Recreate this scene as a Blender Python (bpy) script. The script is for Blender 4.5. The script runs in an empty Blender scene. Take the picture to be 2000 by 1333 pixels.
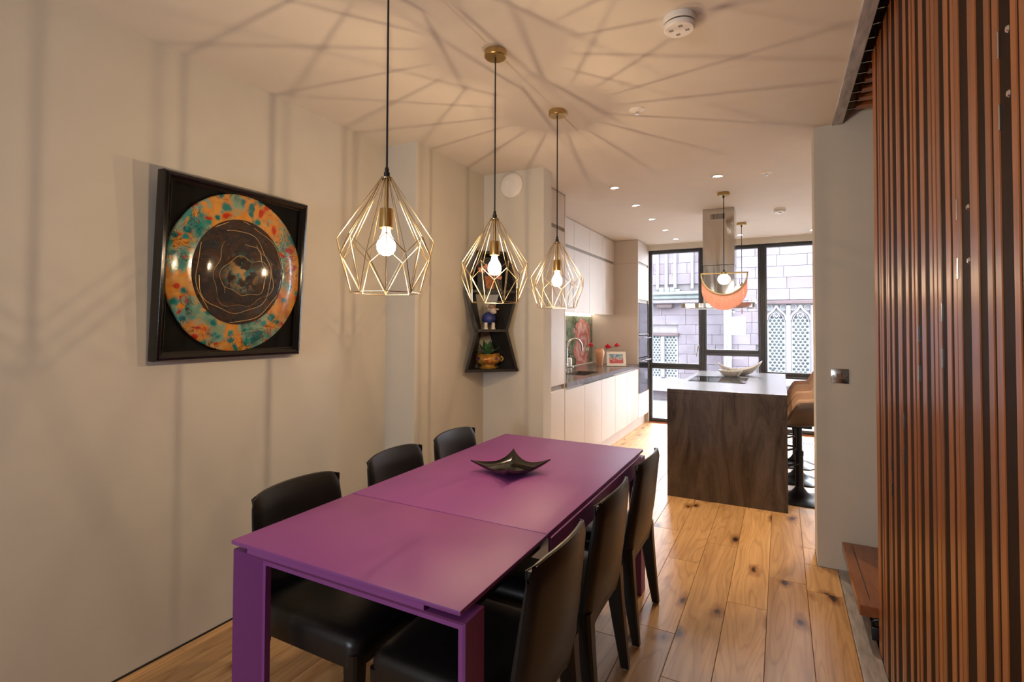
import bpy, bmesh, math, random
from mathutils import Vector, Matrix

random.seed(7)
sc = bpy.context.scene
COL = sc.collection
PI = math.pi

# ------------------------------------------------------------------ camera
YAW, PITCH, ROLL, FPX, CY, CAMH = 0.4833, 0.02196, 0.00349, 1001.5, 615.4, 1.42
F = Vector((-math.sin(YAW) * math.cos(PITCH), math.cos(YAW) * math.cos(PITCH), math.sin(PITCH)))
R0 = Vector((math.cos(YAW), math.sin(YAW), 0))
U0 = R0.cross(F)
Rv = R0 * math.cos(ROLL) + U0 * math.sin(ROLL)
Uv = -R0 * math.sin(ROLL) + U0 * math.cos(ROLL)
cam = bpy.data.cameras.new('camera')
cam.sensor_width = 36.0
cam.lens = FPX / 2000 * 36
cam.shift_y = -(666.5 - CY) / 2000
cam.clip_start = 0.02
camo = bpy.data.objects.new('camera', cam)
COL.objects.link(camo)
camo.matrix_world = Matrix(((Rv.x, Uv.x, -F.x, 0), (Rv.y, Uv.y, -F.y, 0), (Rv.z, Uv.z, -F.z, CAMH), (0, 0, 0, 1)))
sc.camera = camo

# ------------------------------------------------------------------ light / exposure
sc.view_settings.view_transform = 'Standard'
sc.view_settings.look = 'None'
sc.view_settings.exposure = 0.0
sc.view_settings.gamma = 1.0
sc.view_settings.use_curve_mapping = False
sc.cycles.use_denoising = True
sc.cycles.sample_clamp_indirect = 6.0
sc.cycles.max_bounces = 10
sc.cycles.diffuse_bounces = 5
sc.cycles.transparent_max_bounces = 16

SKY = 38.0
PEND_W = 13.2
PEND_C = (1.0, 0.70, 0.40)
DOWN_W = 50.0
DOWN_C = (1.0, 0.76, 0.50)
w = bpy.data.worlds.new('overcast_sky')
sc.world = w
w.use_nodes = True
w.node_tree.nodes['Background'].inputs[0].default_value = (0.86, 0.91, 1.0, 1)
w.node_tree.nodes['Background'].inputs[1].default_value = SKY


def area(name, loc, rot, sx, sy, portal=True, power=0, col=(1, 1, 1)):
    l = bpy.data.lights.new(name, 'AREA')
    l.shape = 'RECTANGLE'
    l.size, l.size_y = sx, sy
    l.energy = power
    l.color = col
    if portal:
        l.cycles.is_portal = True
    o = bpy.data.objects.new(name, l)
    o.location = loc
    o.rotation_euler = rot
    COL.objects.link(o)
    return o


HC = 2.63           # ceiling
XL = -2.355         # left wall
YW = 7.75           # kitchen window wall
area('daylight_portal_kitchen', (-0.2, YW + 0.14, 1.28), (-PI / 2, 0, 0), 3.1, 2.55)
area('daylight_portal_rear', (-1.3, -2.32, 1.55), (PI / 2, 0, 0), 0.68, 0.86)

# ------------------------------------------------------------------ helpers
WORG = {}


def thing(name, label, cat, loc=(0, 0, 0), group=None, kind=None):
    o = bpy.data.objects.new(name, None)
    o.empty_display_size = 0.1
    COL.objects.link(o)
    o.location = loc
    WORG[o.name] = Vector(loc)
    if label:
        o['label'] = label
    if cat:
        o['category'] = cat
    if group:
        o['group'] = group
    if kind:
        o['kind'] = kind
    return o


def tag(o, label=None, cat=None, group=None, kind=None):
    if label:
        o['label'] = label
    if cat:
        o['category'] = cat
    if group:
        o['group'] = group
    if kind:
        o['kind'] = kind
    return o


def obj(name, bm, mat, parent=None, smooth=35, loc=None, kind=None, label=None):
    org = WORG[parent.name] if parent else (Vector(loc) if loc else Vector((0, 0, 0)))
    bmesh.ops.recalc_face_normals(bm, faces=bm.faces[:])
    if org.length > 0:
        bmesh.ops.translate(bm, verts=bm.verts[:], vec=-org)
    me = bpy.data.meshes.new(name)
    bm.to_mesh(me)
    bm.free()
    if smooth:
        me.shade_smooth()
        me.set_sharp_from_angle(angle=math.radians(smooth))
    mats = mat if isinstance(mat, (list, tuple)) else [mat]
    for m in mats:
        me.materials.append(m)
    o = bpy.data.objects.new(name, me)
    COL.objects.link(o)
    if parent:
        o.parent = parent
    elif loc:
        o.location = loc
    WORG[o.name] = org
    if kind:
        o['kind'] = kind
    if label:
        o['label'] = label
    return o


def inst(name, me, parent, loc, rot=(0, 0, 0), scale=(1, 1, 1)):
    o = bpy.data.objects.new(name, me)
    COL.objects.link(o)
    o.parent = parent
    o.location = Vector(loc) - (WORG[parent.name] if parent else Vector((0, 0, 0)))
    o.rotation_euler = rot
    o.scale = scale
    return o


def copy_tree(o, parent=None):
    c = o.copy()
    COL.objects.link(c)
    WORG[c.name] = WORG.get(o.name, Vector((0, 0, 0)))
    if parent:
        c.parent = parent
    for ch in list(o.children):
        copy_tree(ch, c)
    return c


def NB():
    return bmesh.new()


def box(bm, x0, x1, y0, y1, z0, z1, b=0, seg=2):
    vs = [bm.verts.new((x, y, z)) for z in (z0, z1) for y in (y0, y1) for x in (x0, x1)]
    fs = [bm.faces.new([vs[i] for i in q]) for q in
          ((0, 2, 3, 1), (4, 5, 7, 6), (0, 1, 5, 4), (2, 6, 7, 3), (0, 4, 6, 2), (1, 3, 7, 5))]
    if b:
        es = list({e for f in fs for e in f.edges})
        bmesh.ops.bevel(bm, geom=es, offset=b, segments=seg, affect='EDGES', profile=0.5)
    return bm


def BX(*a, **k):
    return box(NB(), *a, **k)


def loft(bm, rings, cap=True, closed=True):
    R = [[bm.verts.new(p) for p in r] for r in rings]
    n = len(R[0])
    for a, b in zip(R, R[1:]):
        for i in range(n if closed else n - 1):
            j = (i + 1) % n
            bm.faces.new((a[i], a[j], b[j], b[i]))
    if cap:
        bm.faces.new(R[0][::-1])
        bm.faces.new(R[-1])
    return bm


def tube(bm, pts, r, n=8, cap=True):
    P = [Vector(p) for p in pts]
    rs = r if isinstance(r, (list, tuple)) else [r] * len(P)
    t0 = (P[1] - P[0]).normalized()
    ref = Vector((0, 0, 1)) if abs(t0.z) < 0.9 else Vector((1, 0, 0))
    nx = t0.cross(ref).normalized()
    rings = []
    for i, p in enumerate(P):
        t = (P[min(i + 1, len(P) - 1)] - P[max(i - 1, 0)]).normalized()
        nx = (nx - t * nx.dot(t)).normalized()
        ny = t.cross(nx)
        rings.append([p + (nx * math.cos(2 * PI * k / n) + ny * math.sin(2 * PI * k / n)) * rs[i] for k in range(n)])
    return loft(bm, rings, cap)


def lathe(bm, prof, c=(0, 0, 0), n=32, ax='z', cap=True):
    c = Vector(c)
    rings = []
    for r, h in prof:
        ring = []
        for k in range(n):
            a = 2 * PI * k / n
            x, y = r * math.cos(a), r * math.sin(a)
            ring.append(c + (Vector((x, y, h)) if ax == 'z' else Vector((h, x, y)) if ax == 'x' else Vector((y, h, x))))
        rings.append(ring)
    return loft(bm, rings, cap)


def sheet(bm, fn, nu, nv):
    V = [[bm.verts.new(fn(i / nu, j / nv)) for j in range(nv + 1)] for i in range(nu + 1)]
    for i in range(nu):
        for j in range(nv):
            bm.faces.new((V[i][j], V[i + 1][j], V[i + 1][j + 1], V[i][j + 1]))
    return bm


def slab(bm, fa, fb, nu, nv):
    """closed solid between two parametric sheets"""
    A = [[bm.verts.new(fa(i / nu, j / nv)) for j in range(nv + 1)] for i in range(nu + 1)]
    B = [[bm.verts.new(fb(i / nu, j / nv)) for j in range(nv + 1)] for i in range(nu + 1)]
    for i in range(nu):
        for j in range(nv):
            bm.faces.new((A[i][j], A[i + 1][j], A[i + 1][j + 1], A[i][j + 1]))
            bm.faces.new((B[i][j + 1], B[i + 1][j + 1], B[i + 1][j], B[i][j]))
    for i in range(nu):
        for j in (0, nv):
            bm.faces.new((A[i][j], A[i + 1][j], B[i + 1][j], B[i][j]))
    for j in range(nv):
        for i in (0, nu):
            bm.faces.new((A[i][j], A[i][j + 1], B[i][j + 1], B[i][j]))
    return bm


def poly_prism(bm, pts, vec):
    a = [bm.verts.new(p) for p in pts]
    b = [bm.verts.new(Vector(p) + Vector(vec)) for p in pts]
    n = len(a)
    bm.faces.new(a)
    bm.faces.new(b[::-1])
    for i in range(n):
        bm.faces.new((a[i], b[i], b[(i + 1) % n], a[(i + 1) % n]))
    return bm


# ------------------------------------------------------------------ materials
class NT:
    def __init__(s, name):
        s.m = bpy.data.materials.new(name)
        s.m.use_nodes = True
        s.t = s.m.node_tree
        s.b = s.t.nodes['Principled BSDF']
        s.out = s.t.nodes['Material Output']

    def n(s, typ, **k):
        x = s.t.nodes.new(typ)
        for a, v in k.items():
            if a in x.inputs:
                x.inputs[a].default_value = v
            else:
                setattr(x, a, v)
        return x

    def l(s, a, b):
        s.t.links.new(a, b)

    def ramp(s, fac, stops, interp='LINEAR'):
        r = s.t.nodes.new('ShaderNodeValToRGB')
        r.color_ramp.interpolation = interp
        e = r.color_ramp.elements
        while len(e) < len(stops):
            e.new(0.5)
        for q, (p, c) in zip(e, stops):
            q.position = p
            q.color = (*c, 1) if len(c) == 3 else c
        s.l(fac, r.inputs[0])
        return r.outputs[0]

    def mix(s, fac, a, b, blend='MIX'):
        x = s.t.nodes.new('ShaderNodeMix')
        x.data_type = 'RGBA'
        x.blend_type = blend
        for v, i in ((fac, x.inputs[0]), (a, x.inputs[6]), (b, x.inputs[7])):
            if isinstance(v, bpy.types.NodeSocket):
                s.l(v, i)
            elif isinstance(v, (int, float)):
                i.default_value = v
            else:
                i.default_value = (*v, 1)
        return x.outputs[2]

    def math(s, op, a, b=0.0):
        x = s.t.nodes.new('ShaderNodeMath')
        x.operation = op
        for v, i in ((a, x.inputs[0]), (b, x.inputs[1])):
            if isinstance(v, bpy.types.NodeSocket):
                s.l(v, i)
            else:
                i.default_value = v
        return x.outputs[0]

    def co(s, scale=(1, 1, 1), rnd=0.0, src='Object', loc=(0, 0, 0), rot=(0, 0, 0)):
        tc = s.n('ShaderNodeTexCoord')
        mp = s.n('ShaderNodeMapping')
        mp.inputs['Scale'].default_value = scale
        mp.inputs['Location'].default_value = loc
        mp.inputs['Rotation'].default_value = rot
        v = tc.outputs[src]
        if rnd:
            oi = s.n('ShaderNodeObjectInfo')
            ad = s.n('ShaderNodeVectorMath', operation='ADD')
            ml = s.math('MULTIPLY', oi.outputs['Random'], rnd)
            s.l(v, ad.inputs[0])
            s.l(ml, ad.inputs[1])
            v = ad.outputs[0]
        s.l(v, mp.inputs['Vector'])
        return mp.outputs[0]

    def noise(s, vec, scale, detail=4, rough=0.5, dist=0.0):
        x = s.n('ShaderNodeTexNoise', Scale=scale, Detail=detail, Roughness=rough, Distortion=dist)
        s.l(vec, x.inputs['Vector'])
        return x.outputs['Fac']

    def vor(s, vec, scale, feature='F1'):
        x = s.n('ShaderNodeTexVoronoi', Scale=scale)
        x.feature = feature
        s.l(vec, x.inputs['Vector'])
        return x

    def bump(s, h, strength=0.2, dist=0.005):
        x = s.n('ShaderNodeBump', Strength=strength, Distance=dist)
        s.l(h, x.inputs['Height'])
        s.l(x.outputs[0], s.b.inputs['Normal'])

    def set(s, rough=0.5, metal=0.0, spec=None, coat=0.0):
        s.b.inputs['Roughness'].default_value = rough
        s.b.inputs['Metallic'].default_value = metal
        if spec is not None:
            s.b.inputs['Specular IOR Level'].default_value = spec
        if coat:
            s.b.inputs['Coat Weight'].default_value = coat
            s.b.inputs['Coat Roughness'].default_value = 0.08
        return s

    def col(s, c):
        if isinstance(c, bpy.types.NodeSocket):
            s.l(c, s.b.inputs['Base Color'])
        else:
            s.b.inputs['Base Color'].default_value = (*c, 1)
        return s


def plain(name, c, rough=0.5, metal=0.0, spec=None, var=0.08, vs=6.0, bump=0.0, bs=60.0, coat=0.0, stretch=(1, 1, 1)):
    k = NT(name)
    v = k.co(stretch)
    f = k.noise(v, vs, 4)
    a = tuple(x * (1 - var) for x in c)
    b = tuple(min(1, x * (1 + var)) for x in c)
    k.col(k.ramp(f, [(0.3, a), (0.7, b)]))
    k.set(rough, metal, spec, coat)
    if bump:
        k.bump(k.noise(v, bs, 3), bump, 0.003)
    return k.m


def emis(name, c, s):
    k = NT(name)
    k.col((0.8, 0.8, 0.8))
    k.b.inputs['Emission Color'].default_value = (*c, 1)
    k.b.inputs['Emission Strength'].default_value = s
    return k.m


def wood(name, dark, light, axis='y', rough=0.35, rnd=9.0, knots=False, across=16.0, along=1.1, tone=0.25, coat=0.0, spec=None):
    k = NT(name)
    sc3 = {'y': (across, along, across), 'x': (along, across, across), 'z': (across, across, along)}[axis]
    v = k.co(sc3, rnd)
    f = k.noise(v, 1.3, 6, 0.6, 0.9)
    c = k.ramp(f, [(0.25, dark), (0.5, tuple((a + b) / 2 for a, b in zip(dark, light))), (0.75, light)])
    sc2 = {'y': (5.0, 0.55, 5.0), 'x': (0.55, 5.0, 5.0), 'z': (5.0, 5.0, 0.55)}[axis]
    v2 = k.co(sc2, rnd)
    g = k.noise(v2, 1.2, 2, 0.4, 0.3)
    rings = k.math('FRACT', k.math('MULTIPLY', g, 16.0))
    rr = k.ramp(rings, [(0.0, (0.62, 0.56, 0.5)), (0.18, (1, 1, 1)), (0.8, (1, 1, 1)), (1.0, (0.62, 0.56, 0.5))])
    c = k.mix(0.55 if knots else 0.25, c, rr, 'MULTIPLY')
    oi = k.n('ShaderNodeObjectInfo')
    tn = k.ramp(oi.outputs['Random'], [(0, (1 - tone, 1 - tone * 1.1, 1 - tone * 1.2)), (1, (1 + tone * 0.5,) * 3)])
    c = k.mix(1.0, c, tn, 'MULTIPLY')
    if knots:
        v3 = k.co((4.2, 1.9, 1.0), rnd)
        vd = k.noise(v3, 5.0, 3)
        vo = k.vor(v3, 0.95)
        vo.voronoi_dimensions = '2D'
        big = k.math('MULTIPLY', k.math('MAXIMUM', k.math('SUBTRACT', k.noise(v3, 1.7, 1), 0.46), 0.0), 0.6)
        dd = k.math('ADD', vo.outputs['Distance'], k.math('MULTIPLY', k.math('ADD', k.math('SUBTRACT', vd, 0.5), k.math('MULTIPLY', big, 4.0)), 0.22))
        kn = k.ramp(dd, [(0.0, (0.03, 0.015, 0.008)), (0.045, (0.09, 0.045, 0.02)), (0.075, (0.5, 0.38, 0.27)), (0.20, (1, 1, 1))])
        c = k.mix(1.0, c, kn, 'MULTIPLY')
    k.col(c)
    k.set(rough, 0, spec, coat)
    k.bump(f, 0.08, 0.002)
    return k.m


M = {}
M['wall'] = plain('wall_paint_beige', (0.59, 0.555, 0.49), 0.85, var=0.02, bump=0.03, bs=90)
M['ceil'] = plain('ceiling_paint', (0.665, 0.61, 0.55), 0.8, var=0.015, bump=0.02, bs=70)
M['oak'] = wood('knotty_oak_plank', (0.46, 0.245, 0.092), (0.74, 0.455, 0.205), 'y', 0.42, knots=True, tone=0.22)
M['subfloor'] = plain('dark_subfloor', (0.05, 0.03, 0.02), 0.9)
M['sapele'] = wood('sapele_slat', (0.18, 0.050, 0.011), (0.37, 0.122, 0.027), 'z', 0.3, across=40, along=1.5, tone=0.35)
M['darkslat'] = wood('near_black_slat', (0.011, 0.0042, 0.002), (0.026, 0.009, 0.0045), 'z', 0.6, across=30, tone=0.3, spec=0.1)  # near-black boards that fill the gaps between the slats
M['sapele_x'] = wood('sapele_board', (0.24, 0.075, 0.025), (0.42, 0.15, 0.05), 'x', 0.3, across=30, along=1.5)
M['tread'] = wood('red_wood_tread', (0.22, 0.07, 0.025), (0.36, 0.135, 0.05), 'y', 0.22, across=14, coat=0.2)
M['void'] = plain('dark_void_shade', (0.02, 0.018, 0.016), 0.9)  # near-black colour puts the shade of the stairwell void into its surfaces
M['rawsteel'] = plain('raw_steel', (0.48, 0.45, 0.45), 0.5, 0.85, var=0.25, vs=9, stretch=(6, 1, 1))
M['steel'] = plain('brushed_steel', (0.56, 0.53, 0.49), 0.2, 1.0, var=0.05, vs=30, stretch=(1, 1, 0.03))
M['chrome'] = plain('polished_steel', (0.7, 0.68, 0.66), 0.12, 1.0, var=0.02)
M['brass'] = plain('aged_brass', (0.50, 0.36, 0.16), 0.32, 1.0, var=0.08, vs=40)
M['cagebrass'] = plain('brass_wire', (0.62, 0.50, 0.30), 0.28, 1.0, var=0.05)
M['black'] = plain('black_plastic', (0.012, 0.011, 0.011), 0.45, var=0.05)
M['leather'] = plain('black_leather', (0.0075, 0.0065, 0.0065), 0.37, var=0.12, vs=25, bump=0.1, bs=220)
M['piping'] = plain('black_piping', (0.012, 0.011, 0.011), 0.5)
M['glide'] = plain('white_glide', (0.7, 0.68, 0.64), 0.5)
M['white'] = plain('white_plastic', (0.78, 0.75, 0.71), 0.4, var=0.02)
M['offwhite'] = plain('white_glossy', (0.82, 0.80, 0.78), 0.25, var=0.02)
M['cab'] = plain('cashmere_cabinet', (0.56, 0.49, 0.43), 0.42, var=0.02)
M['cabgap'] = plain('cabinet_recess', (0.25, 0.21, 0.17), 0.6)
M['frame'] = plain('anthracite_aluminium', (0.040, 0.044, 0.054), 0.35, var=0.05)
M['purple'] = plain('purple_lacquer', (0.25, 0.062, 0.26), 0.47, var=0.04, vs=3)
M['alu'] = plain('aluminium', (0.55, 0.54, 0.52), 0.35, 0.9)
M['oven'] = plain('oven_black_glass', (0.012, 0.013, 0.016), 0.05, var=0.02, coat=0.5)
M['hob'] = plain('hob_black_glass', (0.006, 0.006, 0.007), 0.04, var=0.02)
M['sill'] = plain('red_brown_sill', (0.35, 0.10, 0.045), 0.4)
M['tan'] = plain('tan_upholstery', (0.40, 0.25, 0.17), 0.55, var=0.08, vs=14, bump=0.1, bs=150)
M['brownleather'] = plain('brown_leather', (0.075, 0.042, 0.028), 0.4, var=0.12, vs=20, bump=0.08, bs=150)
M['blackmetal'] = plain('black_metal', (0.014, 0.014, 0.016), 0.32, 0.6)
M['fringe'] = plain('pink_fringe', (0.80, 0.40, 0.33), 0.75, var=0.12, vs=60)
M['shelf'] = plain('charcoal_shelf', (0.014, 0.0125, 0.0125), 0.5)
M['cable'] = plain('black_cable', (0.01, 0.009, 0.009), 0.6)
M['slot'] = plain('dark_slot', (0.02, 0.02, 0.02), 0.7)


def stone_mat():
    k = NT('grey_brown_quartzite')
    v = k.co((2.6, 2.6, 0.55), rot=(0, 0.12, 0))
    n1 = k.noise(v, 2.6, 8, 0.62, 1.6)
    c = k.ramp(n1, [(0.28, (0.028, 0.020, 0.017)), (0.45, (0.072, 0.054, 0.045)), (0.6, (0.110, 0.085, 0.072)), (0.8, (0.066, 0.050, 0.043))])
    v2 = k.co((5, 5, 0.5), rot=(0, 0.2, 0.3))
    n2 = k.noise(v2, 2.2, 5, 0.6, 2.5)
    vein = k.ramp(k.math('ABSOLUTE', k.math('SUBTRACT', n2, 0.5)), [(0.0, (1, 1, 1)), (0.012, (0, 0, 0))])
    c = k.mix(k.math('MULTIPLY', vein, 0.35), c, (0.20, 0.15, 0.115))
    k.col(c)
    k.set(0.2)
    return k.m


M['stone'] = stone_mat()


def hood_steel():
    k = NT('rolled_hood_steel')
    k.col((0.56, 0.52, 0.47))
    k.set(0.13, 1.0)
    v = k.co((5.0, 5.0, 0.9))
    k.bump(k.noise(v, 1.6, 1, 0.3, 0.4), 0.55, 0.03)
    return k.m


M['hood'] = hood_steel()


def glass_mat(name, tint=(1, 1, 1), rough=0.0, refl=0.10):
    k = NT(name)
    t = k.t
    tr = k.n('ShaderNodeBsdfTransparent')
    tr.inputs[0].default_value = (*tint, 1)
    gl = k.n('ShaderNodeBsdfGlossy')
    gl.inputs['Roughness'].default_value = rough
    lw = k.n('ShaderNodeLayerWeight', Blend=0.25)
    mx = k.n('ShaderNodeMixShader')
    fac = k.math('ADD', k.math('MULTIPLY', lw.outputs['Fresnel'], 0.8), refl * 0.3)
    k.l(fac, mx.inputs[0])
    k.l(tr.outputs[0], mx.inputs[1])
    k.l(gl.outputs[0], mx.inputs[2])
    k.l(mx.outputs[0], k.out.inputs[0])
    return k.m


M['glass'] = glass_mat('window_glass', (0.97, 0.98, 0.98))


def bulb_mat(name, c, s, transp=0.9):
    k = NT(name)
    tr = k.n('ShaderNodeBsdfTransparent')
    em = k.n('ShaderNodeEmission', Strength=s)
    em.inputs[0].default_value = (*c, 1)
    ad = k.n('ShaderNodeAddShader')
    k.l(tr.outputs[0], ad.inputs[0])
    k.l(em.outputs[0], ad.inputs[1])
    k.l(ad.outputs[0], k.out.inputs[0])
    return k.m


M['bulb'] = bulb_mat('lit_bulb_glass', (1.0, 0.86, 0.66), 5.0)
M['globe'] = emis('lit_opal_globe', (1.0, 0.88, 0.72), 6.0)
M['lens'] = emis('lit_downlight_lens', (1.0, 0.9, 0.78), 14.0)
M['led'] = emis('lit_led_strip', (1.0, 0.86, 0.68), 22.0)


def struct(name, bm, mat, label=None, parent=None, smooth=0):
    o = obj(name, bm, mat, parent, smooth)
    if parent is None:
        o['kind'] = 'structure'
    if label:
        o['label'] = label
    return o


# ------------------------------------------------------------------ room shell
YB = -2.25
bm = NB()
box(bm, -2.52, XL, YB, 2.66, 0, HC)
box(bm, -2.52, -2.11, 2.66, 3.53, 0, HC)
struct('wall_left', bm, M['wall'], 'beige plastered left wall with a stepped chimney breast')
struct('wall_nib', BX(-2.52, -1.585, 3.53, 3.68, 0, HC), M['wall'], 'short wall return between dining area and kitchen units')
struct('wall_kitchen', BX(-2.56, -2.42, 3.68, YW + 0.25, 0, HC), M['wall'], 'wall behind the kitchen cabinets')
struct('wall_stub', BX(0.182, 1.5, 3.575, 3.82, 0, 3.3), M['wall'], 'grey beige wall end beside the stairs carrying the light switch')
struct('wall_right', BX(1.5, 1.62, YB, YW + 0.25, -0.05, 3.3), M['wall'], 'far wall of the stair and kitchen, right side')
bm = NB()
box(bm, -2.52, -1.64, YB - 0.14, YB, 0, HC)
box(bm, -0.96, 1.62, YB - 0.14, YB, 0, 3.3)
box(bm, -1.64, -0.96, YB - 0.14, YB, 0, 1.12)
box(bm, -1.64, -0.96, YB - 0.14, YB, 1.98, HC)
struct('wall_back', bm, M['wall'], 'rear wall with a window opening')
bm = NB()
box(bm, -2.52, 0.278, YB, YW + 0.25, HC, HC + 0.14)
box(bm, 0.278, 1.62, 3.70, YW + 0.25, HC, HC + 0.14)
struct('ceiling', bm, M['ceil'], 'warm white plaster ceiling')
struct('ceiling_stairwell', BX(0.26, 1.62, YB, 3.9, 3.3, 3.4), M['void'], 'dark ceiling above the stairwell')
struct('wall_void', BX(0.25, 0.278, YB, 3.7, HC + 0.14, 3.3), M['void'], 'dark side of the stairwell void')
bm = NB()
box(bm, 0.276, 0.331, YB, 3.574, 2.622, 2.82, 0.003, 1)
struct('trim_1', bm, M['rawsteel'], 'raw steel edge beam along the stairwell opening')
bm = NB()
box(bm, 0.284, 0.372, YB, 3.572, -0.02, 0.004, 0.0015, 1)
struct('trim_2', bm, M['rawsteel'], 'raw steel floor strip along the slatted screen')
struct('trim_3', BX(-1.76, 1.5, YW - 0.06, YW + 0.02, HC - 0.075, HC), M['wall'], 'plaster band above the kitchen windows')
struct('shadow_strip_left', BX(XL, XL + 0.004, YB, 2.66, 0, 0.008), M['void'], 'near-black strip painted as a shadow gap at the foot of the left wall')  # dark strip on the wall face in place of a shaded recess

# window wall surround
bm = NB()
box(bm, -2.56, -1.762, YW, YW + 0.25, 0, HC)
struct('wall_window', bm, M['wall'], 'wall beside the kitchen window')

# floor with individual planks
fl = struct('floor', BX(-2.56, 1.62, YB - 0.14, YW + 0.25, -0.08, -0.016), M['subfloor'], 'knotty oak plank floor')
PWD = 0.186
JO = {0: [3.62], 1: [2.898], 2: [3.286], -1: [2.48, 3.275], -2: [3.73]}
for c in range(-11, 9):
    xa, xb = -0.444 + c * PWD, -0.444 + (c + 1) * PWD
    xa = max(xa, -2.415)
    if xb <= xa + 0.01:
        continue
    y0, y1 = YB, YW - 0.02
    if xa >= 0.28:
        y0 = 3.83
    xb2 = min(xb, 1.5)
    if xb2 <= xa + 0.01:
        continue
    js = list(JO.get(c, []))
    if js:
        lo, hi = js[0], js[-1]
    else:
        lo = hi = random.uniform(2.0, 3.4)
        js = [lo]
    while lo - y0 > 2.0:
        lo -= random.uniform(1.0, 1.7)
        js.insert(0, lo)
    while y1 - hi > 2.0:
        hi += random.uniform(1.1, 1.7)
        js.append(hi)
    js = [y0] + [j for j in js if y0 + 0.2 < j < y1 - 0.2] + [y1]
    for a, b in zip(js, js[1:]):
        g = 0.0009
        segs = [(xa, xb2, a, b)]
        if xa < 0.283 < xb2:
            segs = [(xa, 0.283, a, min(b, 3.572))] if a < 3.4 else []
            if b > 3.83:
                segs.append((xa, xb2, max(a, 3.83), b))
            if a < 3.572 < b or a >= 3.572:
                segs.append((xa, 0.181, max(a, 3.574), min(b, 3.828))) if max(a, 3.574) < min(b, 3.828) - .01 else None
        for (p, q, r, s) in segs:
            bm = NB()
            box(bm, p + g, q - g, r + g, s - g, -0.018, 0.0, 0.0012, 1)
            obj('plank', bm, M['oak'], fl, 0)
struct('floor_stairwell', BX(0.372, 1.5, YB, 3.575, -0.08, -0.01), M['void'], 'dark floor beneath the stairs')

# ------------------------------------------------------------------ kitchen windows
def rect_frame(bm, x0, x1, z0, z1, wd, y0, y1, b=0.004):
    box(bm, x0, x0 + wd, y0, y1, z0, z1, b, 1)
    box(bm, x1 - wd, x1, y0, y1, z0, z1, b, 1)
    box(bm, x0 + wd, x1 - wd, y0, y1, z1 - wd, z1, b, 1)
    box(bm, x0 + wd, x1 - wd, y0, y1, z0, z0 + wd, b, 1)


def window(n, x0, x1, split, label, handle=False):
    t = thing('window_%d' % n, label, None, ((x0 + x1) / 2, YW + 0.06, 0), kind='structure')
    z0, z1 = 0.012, 2.555
    bm = NB()
    rect_frame(bm, x0, x1, z0, z1, 0.022, YW + 0.02, YW + 0.10)
    box(bm, x0 + 0.022, x1 - 0.022, YW + 0.02, YW + 0.10, split - 0.012, split + 0.012, 0.003, 1)
    obj('frame', bm, M['frame'], t)
    for (a, b) in ((z0 + 0.022, split - 0.012), (split + 0.012, z1 - 0.022)):
        bm = NB()
        rect_frame(bm, x0 + 0.022, x1 - 0.022, a, b, 0.032 if a > 0.5 else 0.03, YW + 0.005, YW + 0.07)
        s = obj('sash', bm, M['frame'], t)
        obj('pane', BX(x0 + 0.05, x1 - 0.05, YW + 0.036, YW + 0.042, a + 0.028, b - 0.028), M['glass'], s, 0)
    if handle:
        bm = NB()
        box(bm, x1 - 0.062, x1 - 0.038, YW - 0.012, YW + 0.006, 1.10, 1.16, 0.004)
        tube(bm, [(x1 - 0.05, YW - 0.01, 1.14), (x1 - 0.05, YW - 0.045, 1.145), (x1 - 0.06, YW - 0.05, 1.10), (x1 - 0.075, YW - 0.05, 1.0)], 0.008, 8)
        obj('handle', bm, M['chrome'], t)


window(1, -1.76, -0.994, 0.84, 'tall dark framed kitchen window beside the oven tower', True)
window(2, -0.994, -0.222, 1.055, 'dark framed kitchen window behind the extractor hood')
window(3, -0.222, 0.55, 0.77, 'dark framed kitchen window facing the church tracery')
window(4, 0.55, 1.32, 0.77, 'dark framed kitchen window hidden behind the wall end')
struct('wall_window.001', BX(1.32, 1.5, YW, YW + 0.25, 0, HC), M['wall'], 'wall at the right end of the kitchen windows')
struct('trim_4', BX(-1.76, 1.32, YW - 0.035, YW + 0.2, -0.01, 0.012), M['sill'], 'red brown wooden threshold under the kitchen windows')
struct('wall_lintel', BX(-1.762, 1.5, YW + 0.02, YW + 0.25, 2.556, HC), M['wall'], 'lintel above the kitchen windows')

t = thing('floor_grille', 'white slotted heating grille in the floor beside the bar stools', 'grille', (0.5, 7.2, 0))
obj('frame', BX(0.05, 1.3, 7.12, 7.3, -0.006, 0.004, 0.001, 1), M['white'], t)
bm = NB()
for i in range(40):
    box(bm, 0.07 + i * 0.0305, 0.088 + i * 0.0305, 7.15, 7.27, 0.0035, 0.005)
obj('slots', bm, M['slot'], t, 0, kind='stuff')

# rear window (behind the camera)
t = thing('window_5', 'window in the rear wall', None, (-1.3, YB - 0.07, 1.15), kind='structure')
bm = NB()
rect_frame(bm, -1.64, -0.96, 1.12, 1.98, 0.04, YB - 0.1, YB - 0.04)
obj('frame', bm, M['frame'], t)
obj('pane', BX(-1.605, -0.995, YB - 0.073, YB - 0.067, 1.155, 1.945), M['glass'], t, 0)

# ------------------------------------------------------------------ church outside
def stone_block_mat():
    k = NT('pink_sandstone')
    v = k.co((1, 1, 1), 5.0)
    n1 = k.noise(v, 3.0, 6, 0.6)
    c = k.ramp(n1, [(0.3, (0.031, 0.024, 0.029)), (0.7, (0.047, 0.040, 0.048))])
    oi = k.n('ShaderNodeObjectInfo')
    c = k.mix(1.0, c, k.ramp(oi.outputs['Random'], [(0, (0.86, 0.78, 0.80)), (0.6, (1, 1, 1)), (1, (1.1, 1.1, 1.12))]), 'MULTIPLY')
    k.col(c)
    k.set(0.9)
    k.bump(k.noise(v, 25, 4), 0.3, 0.01)
    return k.m


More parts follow.
